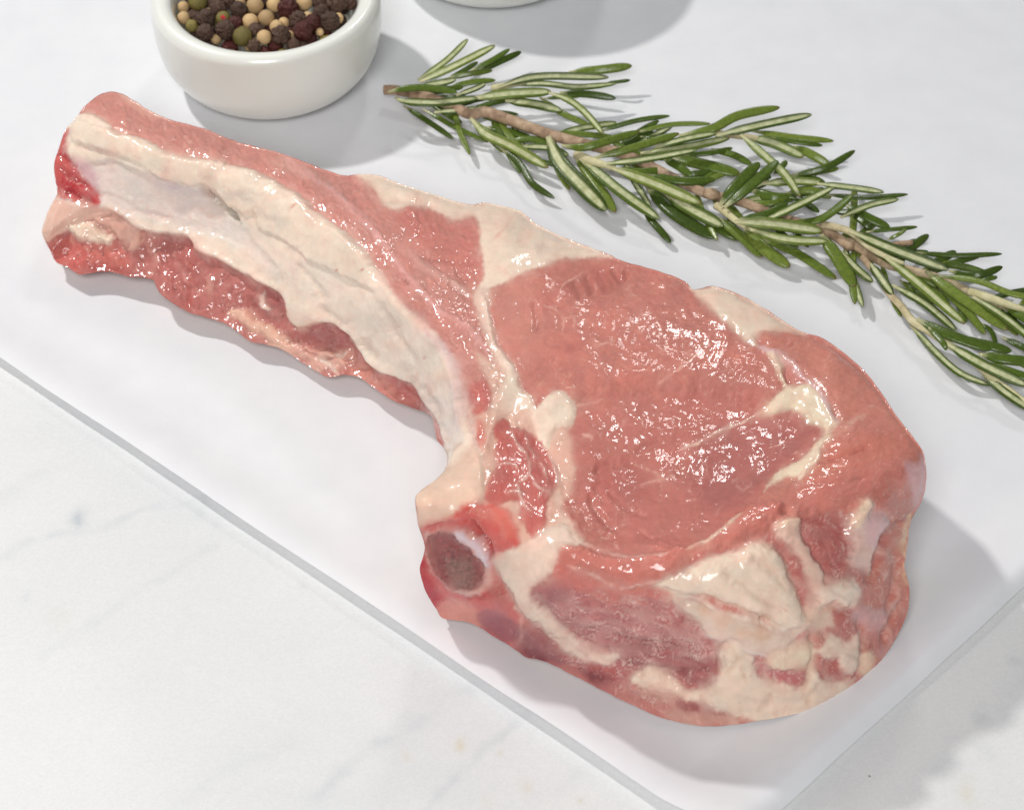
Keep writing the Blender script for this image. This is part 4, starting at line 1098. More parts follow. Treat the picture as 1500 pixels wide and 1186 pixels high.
    r2 = random.Random(4)
    for _ in range(45):
        x = r2.uniform(740, 1180); y = r2.uniform(400, 790)
        if not inside(np.array([x]), np.array([y]), np.array(EYE))[0]: continue
        a = r2.uniform(0, PI); ln = r2.uniform(4, 16)
        stroke([(x, y), (x + ln * math.cos(a), y + ln * math.sin(a)), (x + ln * 1.7 * math.cos(a + .5), y + ln * 1.7 * math.sin(a + .5))], (224, 164, 150), r2.uniform(0.5, 1.1), 1.2, 0.55, brk=0.4)
    # fine cracks between muscle bundles
    for pl in (k3((760, 420), (800, 500), (870, 560), (880, 600)), k3((830, 400), (900, 480), (1000, 520)), k3((800, 350), (810, 380), (860, 390)), k4((480, 390), (500, 440), (490, 480)), k4((540, 370), (560, 430), (580, 460)), k4((600, 340), (640, 400), (660, 440)), k4((700, 390), (710, 350), (730, 330)), k4((640, 330), (660, 370), (690, 400)),
               k4((300, 480), (320, 560), (310, 600)), k4((330, 930), (340, 900)), k4((740, 1130), (800, 1080), (850, 1060)), k3((940, 560), (1000, 600), (1060, 590))):
        stroke(pl, (150, 72, 64), 0.9, 1.3, 0.55, h=-0.35, hw=4.5)

    # streaks: silverskin over the lean, pink lean showing through the fat
    streaks(FR, 20, (228, 188, 178), 50, 2.4, 0.05, 0.42, 0.8, 202, -1.2, ft=0.4, hamp=0.15, only='lean')
    streaks(FR, 16, (140, 70, 76), 60, 4.0, 0.15, 0.6, 0.5, 203, -1.2, only='lean', hamp=-0.3)
    ALLSIDE = k0((950, 850), (1120, 780), (1340, 700), (1350, 900), (1240, 1040), (1040, 1070), (900, 1030), (880, 960))
    streaks(ALLSIDE, 60, (220, 158, 142), 34, 3.5, 0.15, 0.6, 0.5, 204, only='fat')
    streaks(ALLSIDE, 20, (244, 228, 208), 30, 8.0, 0.15, 0.6, 0.4, 205, only='fat')
    streaks(ALLSIDE, 70, (232, 190, 178), 26, 2.6, 0.08, 0.45, 0.7, 206, only='lean', hamp=0.2, ft=0.4)
    streaks(STRIP, 42, (230, 178, 166), 30, 2.6, 0.16, 0.55, 0.6, 207, hamp=0.12, only='lean')
    streaks(SPIN, 50, (230, 178, 166), 26, 2.6, 0.2, 0.6, 0.5, 208, hamp=0.1, only='lean')
    streaks(STRIP, 42, (182, 94, 86), 34, 3.0, 0.2, 0.6, 0.45, 209, hamp=-0.15, only='lean')
    streaks(BAND, -30, (226, 164, 148), 34, 2.6, 0.2, 0.6, 0.45, 210, hamp=0.1, only='lean')
    streaks(BAND, -24, (178, 88, 78), 44, 3.0, 0.2, 0.6, 0.4, 211, hamp=-0.15, only='lean')
    streaks(TOPFAT, 20, (226, 186, 164), 34, 5.0, 0.1, 0.6, 0.45, 212, hamp=-0.12)
    streaks(WHITE, 32, (226, 190, 176), 46, 5.0, 0.1, 0.6, 0.5, 213)
    streaks(WHITE, 36, (248, 236, 222), 34, 4.0, 0.12, 0.6, 0.6, 214, hamp=0.12)
    streaks(WHITE, 28, (206, 188, 186), 60, 8.0, 0.2, 0.6, 0.35, 215)
    streaks(LOW, 60, (224, 166, 150), 22, 4.0, 0.18, 0.6, 0.6, 216, hamp=0.3, only='lean')
    streaks(LOW, 72, (140, 58, 56), 20, 3.5, 0.2, 0.6, 0.5, 217, hamp=-0.9, only='lean')
    # hair-thin threads of fat through all the lean
    rg = 1 - np.abs(fbm(u / 22, v / 22, 221, 3)) * 9
    th_ = sstep(0.55, 1.0, rg) * sstep(0.0, 0.4, fbm(u / 40, v / 40, 222, 2) + 0.1) * 0.32 * sstep(0.5, 0.1, fat)
    alb += (s2l((228, 178, 164))[None] - alb) * th_[:, None]
    # fat is never one tone: pinker where it is thin
    pk = sstep(0.0, 0.55, fbm(u / 30, v / 30, 163, 4)) * 0.34 * sstep(0.5, 1.0, fat)
    alb += (s2l((226, 176, 158))[None] - alb) * pk[:, None]
    # tissues run into each other: soften the borders here and there
    G = np.zeros(ins.shape + (4,))
    G[used] = np.concatenate([alb, np.ones((N, 1))], 1)
    for _ in range(3):
        for ax in (0, 1):
            G = (np.roll(G, 2, ax) + np.roll(G, 1, ax) + G + np.roll(G, -1, ax) + np.roll(G, -2, ax)) / 5
    bl = (G[..., :3] / np.maximum(G[..., 3:], 1e-6))[used]
    bm_ = sstep(-0.15, 0.35, fbm(u / 24, v / 24, 171, 3)) * 0.75 + 0.1
    alb += (bl - alb) * bm_[:, None]
    for _ in range(5):
        for ax in (0, 1):
            G = (np.roll(G, 3, ax) + np.roll(G, 1, ax) + G + np.roll(G, -1, ax) + np.roll(G, -3, ax)) / 5
    bl = (G[..., :3] / np.maximum(G[..., 3:], 1e-6))[used]
    sidem = sstep(800, 880, v) * sstep(740, 800, u)
    bm_ = sstep(0.02, 0.4, fbm(u / 30, v / 30, 172, 3)) * (0.35 + 0.4 * sidem)
    alb += (bl - alb) * bm_[:, None]
    # mottling
    mot = fbm(u / 45, v / 45, 61, 4)
    fine = fbm(u / 5, v / 5, 62, 3)
    alb *= (1 + 0.11 * mot + 0.05 * fine * (1 - fat))[:, None] * (1 + np.array([0.01, -0.03, -0.03])[None, :] * (mot * 2)[:, None])
    wet *= np.clip(0.85 + 0.9 * fbm(u / 38, v / 38, 63, 3), 0.15, 1.3)
    wet = np.clip(wet + 0.12 * fat, 0, 1)
    hgt += 0.28 * fbm(u / 34, v / 34, 64, 2) + 0.06 * (1 - fat) * fbm(u / 10, v / 10, 68, 3) + 0.10 * (1 - 0.6 * fat) * fbm(u / 9, v / 9, 65, 3) + 0.05 * fat * fbm(u / 16, v / 16, 66, 2)
    ms = np.where(part == PARTS.index('rib_meat'))[0]
    hgt[ms] += 0.26 * fbm(u[ms] / 8, v[ms] / 8, 67, 3)

    # ---- 3D: base surface, displaced along its normal
    def place(zz):
        return P(u, v, zz * 0.001)
    pos = place(z)

    def normals(p):
        a = p[quads[:, 1]] - p[quads[:, 3]]; b = p[quads[:, 2]] - p[quads[:, 0]]
        fn = np.cross(a, b)
        nn = np.zeros_like(p)
        for j in range(4):
            np.add.at(nn, quads[:, j], fn)
        return nn / (np.linalg.norm(nn, axis=1)[:, None] + 1e-12)
    n0 = normals(pos)
    if n0[len(n0) // 2, 2] < 0:
        n0 = -n0
    bd, _ = seg_dist(u, v, spoly[::3], True)
    pos = pos + n0 * (hgt * 0.001 * (0.35 + 0.65 * sstep(0, 14, bd)))[:, None]
    pos[:, 2] = np.maximum(pos[:, 2], 0.0004)

    # ---- skirt: the hidden far wall and underside
    L = pos[loop]; m = len(loop); lu_ = u[loop]; lv_ = v[loop]
    g = np.stack([lu_, -lv_], 1)
    tang = np.roll(g, -6, 0) - np.roll(g, 6, 0)
    nn = np.stack([tang[:, 1], -tang[:, 0]], 1); nn /= np.linalg.norm(nn, axis=1)[:, None] + 1e-9
    area2 = np.sum(g[:, 0] * np.roll(g[:, 1], -1) - np.roll(g[:, 0], -1) * g[:, 1])
    if area2 < 0: nn = -nn
    for _ in range(12):
        nn = (np.roll(nn, 1, 0) + 2 * nn + np.roll(nn, -1, 0)) / 4
    zl = L[:, 2] * 1000
    rel = np.stack([L[:, 0], L[:, 1] + 0.0, np.zeros(m)], 1) - CAMP
    dep = rel @ FWD
    fu = 750 + FPX * (rel @ RGT) / dep; fv = 593 - FPX * (rel @ UPV) / dep
    okk = inside(fu, fv, spoly) & inside(fu - 14, fv, spoly) & inside(fu + 14, fv, spoly)
    kb = sstep(6, 16, zl) * sstep(0.1, 0.6, nn[:, 1]) * okk
    for _ in range(20):
        kb = np.minimum(kb, (np.roll(kb, 1) + kb + np.roll(kb, -1)) / 3)
    rings = []; prev = loop
    allv = [pos]; base = len(pos); sk = []
    lu, lv = u[loop], v[loop]
    extra = {'alb': [], 'fat': [], 'wet': []}
    TS = [0.04, 0.12, 0.25, 0.42, 0.6, 0.78, 0.92, 1.0]
    kf = sstep(4, 9, zl) * (1 - np.clip(kb * 3, 0, 1))
    # where the flank leans in, find the way under the body
    foot = L[:, :2] - nn * 0.006
    todo = np.where(kf > 0.01)[0]
    best = np.full(len(todo), 1e9)
    sp4 = spoly[::4]
    lz = L[todo, 2]
    for rad in (0.004, 0.007, 0.011, 0.015, 0.020):
        for ka in range(16):
            dv = np.array([math.cos(ka * PI / 8), math.sin(ka * PI / 8)])
            cost = rad * 100 + (1 + nn[todo] @ dv) * 0.6
            sel = np.where(cost < best)[0]
            if not len(sel): continue
            ok = np.ones(len(sel), bool)
            for t in (0.2, 0.4, 0.6, 0.8, 1.0):
                q3 = np.stack([L[todo[sel], 0] + dv[0] * rad * t, L[todo[sel], 1] + dv[1] * rad * t, lz[sel] * (1 - t)], 1) - CAMP
                dq = q3 @ FWD
                ok &= inside(750 + FPX * (q3 @ RGT) / dq, 593 - FPX * (q3 @ UPV) / dq, sp4)
            g_ = sel[ok]
            best[g_] = cost[g_]
            foot[todo[g_]] = L[todo[g_], :2] + dv * rad
    off = foot - L[:, :2]
    for _ in range(30):
        off = (np.roll(off, 1, 0) + 2 * off + np.roll(off, -1, 0)) / 4
    for t in TS:
        out = kb * 0.0052 * math.sin(min(t * 1.25, 1.0) * PI / 2) * (1 - 0.5 * t ** 4) * np.clip(zl / 38, 0, 1) - (1 - kb) * 0.0085 * t
        zz = np.maximum(L[:, 2] * (1 - t) + 0.0004 * t, 0.0004)
        wob = 0.0007 * fbm(np.arange(m) / 25.0, np.full(m, t * 3), 71, 3) * kb
        q_ = np.stack([L[:, 0] + nn[:, 0] * (out + wob), L[:, 1] + nn[:, 1] * (out + wob), zz], 1)
        pr = np.stack([L[:, 0] + off[:, 0] * t, L[:, 1] + off[:, 1] * t, L[:, 2] * (1 - t) + 0.0004 * t], 1)
        q_ = q_ * (1 - kf[:, None]) + pr * kf[:, None]
        allv.append(q_)
        ids = np.arange(base, base + m); base += m
        sk.append(np.stack([prev, np.roll(prev, -1), np.roll(ids, -1), ids], 1))
        prev = ids
        f_ = np.clip(0.55 + 1.6 * fbm(np.arange(m) / 70.0 + t * 1.5, np.full(m, t * 2.6), 72, 4), 0, 1)[:, None]
        ca = s2l((228, 200, 174))[None] * f_ + s2l((196, 108, 98))[None] * (1 - f_)
        k_in = sstep(0, 0.3, t)
        extra['alb'].append(alb[loop] * (1 - k_in) + ca * k_in); extra['fat'].append(f_[:, 0]); extra['wet'].append(np.full(m, 0.4))
    pos = np.concatenate(allv); skq = np.concatenate(sk)
    alb2 = np.concatenate([alb] + extra['alb']); fat2 = np.concatenate([fat] + extra['fat']); wet2 = np.concatenate([wet] + extra['wet'])
    lf_ = sstep(0.55, 0.15, fat2)[:, None]
    lum = (alb2 @ np.array([0.30, 0.55, 0.15]))[:, None]
    alb2 = alb2 + lf_ * ((alb2 * 0.93 + lum * 0.07) * np.array([1.02, 1.07, 1.06]) - alb2)
    alb2 = np.clip(alb2, 0.005, 0.92)
    allq = np.concatenate([quads, skq])

    # smooth normals of the whole, kept across the joins between the parts
    a = pos[allq[:, 2]] - pos[allq[:, 0]]; b = pos[allq[:, 3]] - pos[allq[:, 1]]
    fn = np.cross(a, b)
    vn = np.zeros_like(pos)
    for j in range(4):
        np.add.at(vn, allq[:, j], fn)
    flip = vn[np.argmax(pos[:, 2]), 2] < 0
    if flip:
        allq = allq[:, ::-1]; vn = -vn
    vn /= np.linalg.norm(vn, axis=1)[:, None] + 1e-12

    # ---- part of each face; what no region claimed goes to the part beside it
    PG = np.zeros(ins.shape, int); PG[used] = part
    for _ in range(400):
        if not ((PG == 0) & used).any(): break
        for ax, sh in ((0, 1), (0, -1), (1, 1), (1, -1)):
            nb = np.roll(PG, sh, ax)
            PG = np.where((PG == 0) & used & (nb > 0), nb, PG)
    part = PG[used]
    pq = part[quads]
    fp = np.array([np.bincount(r).argmax() for r in pq])
    PARTS.append('far_side')
    fp = np.concatenate([fp, np.full(len(skq), len(PARTS) - 1)])
    base_loc = np.array([0.02, -0.015, 0.0])
    root = empty('rib_chop', base_loc)
    tag(root, 'large raw pink rib chop with long curved bone lying on white parchment', 'meat')
    made = {}
    for pi, pname in enumerate(PARTS):
        fs = allq[fp == pi]
        if not len(fs): continue
        ids, inv = np.unique(fs, return_inverse=True)
        inv = inv.reshape(fs.shape)
        faces = [tuple(r) for r in inv]
        if pname == 'far_side':
            mp_ = {int(x): i for i, x in enumerate(ids)}
            from mathutils.geometry import delaunay_2d_cdt
            lo2 = [Vector((pos[x][0], pos[x][1])) for x in prev]
            rv, _, rf, ro, _, _ = delaunay_2d_cdt(lo2, [], [list(range(len(lo2)))], 1, 1e-7)
            n_side = len(ids)
            cap_v = np.array([(x.x, x.y, 0.0004) for x in rv])
            faces += [tuple(n_side + i for i in f)[::-1] for f in rf]
            pos_cap = cap_v
        par = root
        lp = pos[ids]; ids_a = ids; nv_ = vn[ids]
        if pname == 'far_side':
            lp = np.concatenate([lp, pos_cap])
            ids_a = np.concatenate([ids, np.full(len(pos_cap), prev[0])])
            nv_ = np.concatenate([nv_, np.tile([0, 0, -1.0], (len(pos_cap), 1))])
        lp = lp - base_loc
        if pname == 'marrow': par = made['cut_bone']
        o = mesh_obj(pname, lp, faces, M_FLESH, par)
        made[pname] = o
        me = o.data
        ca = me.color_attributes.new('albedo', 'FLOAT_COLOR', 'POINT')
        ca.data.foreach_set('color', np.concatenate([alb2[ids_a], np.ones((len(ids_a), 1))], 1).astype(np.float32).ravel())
        for nm, dat in (('fat', fat2), ('wet', wet2)):
            at = me.attributes.new(nm, 'FLOAT', 'POINT')
            at.data.foreach_set('value', dat[ids_a].astype(np.float32))
        me.normals_split_custom_set_from_vertices([tuple(x) for x in nv_])
    return root


build_chop()


# ------------------------------------------------------------------ bowls
def lathe(name, prof, mat, parent=None, loc=None, seg=96):
    prof = catmull(prof, 5, False)
    a = np.arange(seg) / seg * 2 * PI
    verts = []; faces = []
    for r, zz in prof:
        for t in a:
            verts.append((r * math.cos(t), r * math.sin(t), zz))
    n = len(prof)
    for i in range(n - 1):
        for j in range(seg):
            faces.append((i * seg + j, i * seg + (j + 1) % seg, (i + 1) * seg + (j + 1) % seg, (i + 1) * seg + j))
    faces.append(tuple(range(seg))[::-1])
    faces.append(tuple((n - 1) * seg + j for j in range(seg)))
    o = mesh_obj(name, verts, faces, mat, parent)
    if loc is not None: o.location = loc
    return o


def bowl_profile(s, h):
    k = 0.001 * s; q = 0.001 * h
    return [(15 * k, 0.9 * q), (17.5 * k, 0.1 * q), (20 * k, 0.0), (23.5 * k, 1.3 * q), (28 * k, 5 * q), (31.2 * k, 10 * q), (32.7 * k, 15.5 * q), (33.2 * k, 21 * q), (33.2 * k, 26.5 * q),
            (32.8 * k, 28.6 * q), (31.6 * k, 30.0 * q), (30.0 * k, 30.3 * q), (28.2 * k, 29.6 * q), (27.0 * k, 28.0 * q), (26.4 * k, 25 * q), (25.8 * k, 18 * q), (23 * k, 9 * q), (17 * k, 5 * q), (8 * k, 4 * q), (3 * k, 4 * q)]


BC = P1(399, 108, 0)
bowl = lathe('pinch_bowl', bowl_profile(1.075, 1.04), M_BOWL, loc=(BC[0], BC[1], 0.0002))
tag(bowl, 'small round white pinch bowl filled with mixed peppercorns', 'bowl')
BC2 = P1(722, -56, 0)
bowl2 = lathe('pinch_bowl', bowl_profile(1.24, 1.28), M_BOWL, loc=(BC2[0], BC2[1], 0.0002))
tag(bowl2, 'white bowl cut off by the top of the picture, only its rounded foot in view', 'bowl')


# ------------------------------------------------------------------ peppercorns
def corn_mesh(name, mat, wrinkle, seed, sub=3):
    import bmesh
    bm = bmesh.new()
    bmesh.ops.create_icosphere(bm, subdivisions=sub, radius=1.0)
    p = np.array([x.co[:] for x in bm.verts])
    s = seed * 13.7
    a = fbm(p[:, 0] * 1.9 + s, p[:, 1] * 1.9 + p[:, 2] * 2.3, seed, 3)
    b = fbm(p[:, 2] * 2.2 + s, p[:, 0] * 2.1 - p[:, 1] * 1.7, seed + 5, 3)
    ridge = 1 - np.abs(a + b) * 2.2
    d = 1 + wrinkle * (ridge - 0.6) * 0.42 + 0.05 * fbm(p[:, 0] + s, p[:, 1] + p[:, 2], seed + 9, 2)
    for x, k in zip(bm.verts, d):
        x.co = x.co * float(k)
    me = bpy.data.meshes.new(name)
    bm.to_mesh(me); bm.free()
    me.polygons.foreach_set('use_smooth', [True] * len(me.polygons))
    me.materials.append(mat)
    return me


CORN = {'w': [corn_mesh('peppercorn', M_WHITEP, 0.10, i) for i in range(4)],
        'b': [corn_mesh('peppercorn', M_BLACKP, 0.95, 10 + i, 4) for i in range(6)],
        'r': [corn_mesh('peppercorn', M_REDP, 0.7, 20 + i, 4) for i in range(3)],
        'g': [corn_mesh('peppercorn', M_GREENP, 0.22, 30 + i) for i in range(3)]}
TRACE = [(255, 25, 33, 'w'), (265, 80, 37, 'w'), (305, 140, 36, 'g'), (655, 40, 48, 'w'), (755, 30, 43, 'w'), (615, 125, 46, 'w'), (715, 108, 46, 'w'), (700, 205, 43, 'w'), (770, 152, 40, 'w'),
         (808, 112, 32, 'w'), (930, 18, 46, 'w'), (945, 85, 30, 'w'), (1105, 88, 33, 'w'), (850, 180, 30, 'w'), (435, 190, 30, 'w'), (528, 100, 30, 'w'), (560, 10, 32, 'w'), (390, 50, 27, 'w'), (1000, 155, 24, 'w'),
         (335, 35, 52, 'g'), (580, 205, 55, 'g'), (475, 110, 42, 'x'),
         (385, 115, 52, 'b'), (455, 50, 46, 'b'), (490, 185, 52, 'b'), (560, 68, 48, 'b'), (545, 142, 42, 'r'), (665, 180, 42, 'b'), (650, 235, 36, 'b'), (790, 210, 52, 'b'), (838, 62, 60, 'r'),
         (910, 180, 54, 'r'), (900, 118, 50, 'b'), (1018, 75, 50, 'b'), (1052, 125, 52, 'b'), (1020, 20, 48, 'b'), (1125, 30, 58, 'b'), (1180, 20, 40, 'b'), (390, 192, 46, 'b'), (430, 12, 42, 'b'), (968, 140, 44, 'r'), (850, 225, 36, 'b'), (300, 62, 32, 'b'), (345, 92, 32, 'b'), (500, 20, 40, 'b'), (700, 5, 40, 'b'), (800, -10, 42, 'b')]
corns = []
zt = 0.0265
for cx, cy, r, t in TRACE:
    uu, vv = 200 + cx / 3.75, cy / 3.75
    p = P1(uu, vv, zt)
    rr = r / 3.75 / pxscale(p)
    corns.append([p[0] - BC[0], p[1] - BC[1], zt - (0.0012 if r < 38 else 0), rr, t])
rr_ = random.Random(3)
ymax = max(c[1] for c in corns)
for _ in range(900):
    x = rr_.uniform(-0.028, 0.028); y = rr_.uniform(ymax - 0.004, 0.028); r = rr_.uniform(0.0021, 0.0028)
    if math.hypot(x, y) > 0.0280 - r: continue
    if all(math.hypot(x - c[0], y - c[1]) > (r + c[3]) * 0.93 for c in corns):
        corns.append([x, y, zt + rr_.uniform(-0.0006, 0.0006), r, rr_.choice('wwbbgrbw')])
n_top = len(corns)
for ring in range(2):                      # a second layer that shows in the gaps
    for _ in range(700):
        x = rr_.uniform(-0.027, 0.027); y = rr_.uniform(-0.027, 0.027); r = 0.0025
        if math.hypot(x, y) > 0.0275 - r: continue
        zz = zt - (0.0040, 0.0046, 0.0078)[ring]
        if all(math.dist((x, y, zz), (c[0], c[1], c[2])) > (r + c[3]) * (0.96 if c[2] < zt - 0.003 else 0.62) for c in corns):
            corns.append([x, y, zz, r, rr_.choice('bbwbrg')])
Pp = np.array([c[:3] for c in corns]); Rr = np.array([c[3] for c in corns])
for it in range(60):                       # let them settle apart
    d = Pp[:, None] - Pp[None]
    dist = np.linalg.norm(d, axis=2) + 1e-9
    want = (Rr[:, None] + Rr[None]) * 0.97
    ov = np.clip(want - dist, 0, None); np.fill_diagonal(ov, 0)
    push = (d / dist[..., None] * ov[..., None] * 0.5)
    push[..., 2] *= 1.3
    mv = push.sum(1) * 0.5
    Pp += np.clip(mv, -0.0004, 0.0004)
    rad = np.hypot(Pp[:, 0], Pp[:, 1]); lim = 0.0281 - Rr
    k = rad > lim
    Pp[k, :2] *= (lim[k] / rad[k])[:, None]
    Pp[:, 2] = np.clip(Pp[:, 2], 0.016, zt + 0.0022)
DESC = {'w': ('smooth cream peppercorn', 'cream peppercorns in the bowl'), 'b': ('wrinkled black peppercorn', 'black peppercorns in the bowl'),
        'r': ('wrinkled dark red peppercorn', 'dark red peppercorns in the bowl'), 'g': ('olive green peppercorn', 'green peppercorns in the bowl')}
ORD = ['nearest', 'second nearest', 'third nearest', 'fourth nearest', 'fifth nearest', 'sixth nearest', 'seventh nearest', 'eighth nearest', 'ninth nearest', 'tenth nearest']
LM = [(580, 205, 'the big olive one at the front rim'), (475, 110, 'the red flecked olive one'), (715, 108, 'the middle cream one')]
lab = {}
buckets = {}
for i, (cx, cy, r, t) in enumerate(TRACE):
    if t == 'x' or cy < 8: continue
    if (cx, cy) == (580, 205): lab[i] = 'biggest olive green peppercorn, resting against the front rim inside the white bowl'; continue
    if (cx, cy) == (715, 108): lab[i] = 'round cream peppercorn in the middle of the bowl, right one of a touching cream pair'; continue
    l = min(LM, key=lambda q: math.hypot(q[0] - cx, q[1] - cy))
    dx, dy = cx - l[0], cy - l[1]
    sd = ('to the right of' if dx > 0 else 'to the left of') if abs(dx) > abs(dy) else ('in front of' if dy > 0 else 'behind')
    buckets.setdefault((t, sd, l[2]), []).append((math.hypot(dx, dy), i))
for (t, sd, nm), lst in buckets.items():
    for k, (_, i) in enumerate(sorted(lst)):
        lab[i] = '%s %s%s %s' % (DESC[t][0], '' if len(lst) == 1 else ORD[k] + ' ', sd, nm)
for ci, ((x, y, zz), r, c) in enumerate(zip(Pp, Rr, corns)):
    t = c[4]
    me = rr_.choice(CORN['g' if t == 'x' else t])
    o = bpy.data.objects.new('peppercorn', me)
    COL.objects.link(o)
    o.location = (BC[0] + x, BC[1] + y, zz + 0.0002)
    o.scale = (r, r, r * rr_.uniform(0.92, 1.0))
    o.rotation_euler = (rr_.uniform(0, 6), rr_.uniform(0, 6), rr_.uniform(0, 6))
    if t == 'x':
        tag(o, 'olive peppercorn with a bright red fleck of skin, in the white bowl', 'peppercorn')
    else:
        tag(o, lab.get(ci, DESC[t][0] + ' in the far half or lower layer of the pile'), 'peppercorn', DESC[t][1])
    if t == 'x':
        import bmesh
        bm = bmesh.new()
        bmesh.ops.create_icosphere(bm, subdivisions=3, radius=1.06)
        view = (Matrix.Rotation(0, 4, 'X') @ Vector(tuple(CAMP - np.array(o.location)))).normalized()
        local = o.rotation_euler.to_matrix().inverted() @ view
        up = o.rotation_euler.to_matrix().inverted() @ Vector((0.35, 0.2, 0.35))
        local = (local + up * 0.2).normalized()
        bmesh.ops.delete(bm, geom=[vv for vv in bm.verts if vv.co.normalized().dot(local) < 0.86 + 0.07 * math.sin(vv.co.x * 9) * math.cos(vv.co.y * 11)], context='VERTS')
        me2 = bpy.data.meshes.new('skin_fleck'); bm.to_mesh(me2); bm.free()
        me2.materials.append(M_REDSKIN)
        fo = bpy.data.objects.new('skin_fleck', me2); COL.objects.link(fo); fo.parent = o


# ------------------------------------------------------------------ rosemary
q8 = cv(540, 40, 3.75); qb = cv(850, 140, 3.75); qc = cv(1150, 230, 3.206)
sprig_loc = P1(1030, 300, 0); sprig_loc[2] = 0.0
sprig = empty('rosemary_sprig', sprig_loc)
tag(sprig, 'fresh green rosemary sprig with a woody brown stem lying behind the chop', 'herb sprig')


def tube(name, pts3, radii, green, seg=14, n=6):
    c = catmull(np.array([list(p) + [r, g] for p, r, g in zip(pts3, radii, green)]), n, False)
    m = len(c)
    verts = []; gr = []
    for i in range(m):
        t = c[min(i + 1, m - 1), :3] - c[max(i - 1, 0), :3]; t /= np.linalg.norm(t)
        s1 = np.cross(t, (0, 0, 1)); s1 /= np.linalg.norm(s1); s2_ = np.cross(s1, t)
        for j in range(seg):
            a = j / seg * 2 * PI
            r = c[i, 3] * (1 + 0.05 * float(perlin(np.array([a * 2.2]), np.array([i * 0.25]), 5)[0]) + 0.05 * math.cos(4 * a))
            verts.append(c[i, :3] + r * (math.cos(a) * s1 + math.sin(a) * s2_) - sprig_loc)
            gr.append(c[i, 4])
    faces = [(i * seg + j, i * seg + (j + 1) % seg, (i + 1) * seg + (j + 1) % seg, (i + 1) * seg + j) for i in range(m - 1) for j in range(seg)]
    faces += [tuple(range(seg))[::-1], tuple((m - 1) * seg + j for j in range(seg))]
    o = mesh_obj(name, verts, faces, M_STEM, sprig)
    at = o.data.attributes.new('green', 'FLOAT', 'POINT'); at.data.foreach_set('value', np.array(gr, np.float32))
    return o


def tube_px(name, pts, zs, ws, gs, scale=3.75):
    n = len(pts)
    zz = np.interp(np.arange(n), np.linspace(0, n - 1, len(zs)), zs) * 0.001
    ww = np.interp(np.arange(n), np.linspace(0, n - 1, len(ws)), ws)
    gg = np.interp(np.arange(n), np.linspace(0, n - 1, len(gs)), gs)
    p3 = [P1(p[0], p[1], z_) for p, z_ in zip(pts, zz)]
    return tube(name, p3, [w_ / scale / 2 / pxscale(p) for w_, p in zip(ww, p3)], gg)


main = q8((85, 345), (160, 348), (330, 385), (470, 440), (560, 478), (640, 465), (760, 505), (980, 585), (1180, 640), (1340, 680)) + qb((240, 325), (350, 370), (560, 480), (700, 540), (900, 590), (1100, 670), (1350, 745), (1480, 830)) + \
    qc((300, 400), (400, 460), (480, 505), (600, 535), (740, 575), (860, 630), (1000, 690), (1122, 735), (1250, 800))
tube_px('stem', main, [5, 6.5, 7, 7.5, 7, 7, 6.5, 6], [56, 60, 66, 62, 58, 56, 56, 52, 46, 38], [0, 0, 0, 0, 0, 0.1, 0.35, 0.8])
tube_px('side_stem', qc((365, 470), (400, 515), (430, 545), (490, 640), (545, 700), (600, 770), (680, 820), (760, 875), (860, 940), (950, 1020), (1040, 1080), (1160, 1170)), [6.5, 7, 6, 5], [40, 38, 42, 46, 44, 30, 22], [0.1, 0.3, 0.9, 1, 1])
tube_px('side_stem', qc((175, 318), (240, 330), (310, 355), (400, 425), (480, 470), (560, 500)), [10, 12, 11], [44, 42, 36, 22], [0.4, 0.8, 1])
tube_px('side_stem', qb((-20, 325), (40, 350), (110, 375), (190, 400)), [9, 11, 10], [50, 52, 34], [0.6, 1, 1])
tube_px('side_stem', qb((750, 605), (800, 640), (860, 690), (910, 720)), [9, 11, 11], [48, 42, 28], [0.7, 1, 1])
tube_px('side_stem', q8((680, 335), (740, 325), (800, 310), (860, 305)), [8, 10, 10], [40, 38, 22], [0.9, 1, 1])
tube_px('side_stem', qb((800, 215), (860, 222), (920, 228), (980, 235)), [8, 9, 9], [30, 38, 26], [0.4, 0.6, 0.8])
tube_px('side_stem', qb((640, 200), (740, 205), (820, 215)), [7, 8, 8], [30, 34, 28], [0.4, 0.5, 0.5])
tube_px('side_stem', qc((500, 410), (550, 405), (598, 402)), [7, 8, 8], [26, 30, 28], [0, 0, 0])
tube_px('side_stem', qc((865, 632), (940, 655), (1040, 690), (1130, 720)), [9, 10, 9], [46, 50, 44, 30], [0.9, 1, 1])
tube_px('bud', qb((690, 545), (720, 540), (760, 548)), [10, 11.5, 11], [44, 70, 40], [0.1, 0.1, 0.1])

# cross-section of a needle leaf, underside up: across, height, paleness
XS = [(-1, 0.0, 0), (-.86, .30, 0), (-.58, .36, 0), (-.42, .20, .5), (-.22, .10, 1), (0, .20, .8), (.22, .10, 1), (.42, .20, .5), (.58, .36, 0), (.86, .30, 0), (1, 0.0, 0),
      (.8, -.30, 0), (.4, -.42, 0), (0, -.22, 0), (-.4, -.42, 0), (-.8, -.30, 0)]
LEAVES = []


def lf(conv, pts, wd, kind, z0, z1, scale=3.75):
    LEAVES.append((conv(*pts), wd / scale, kind, z0, z1))


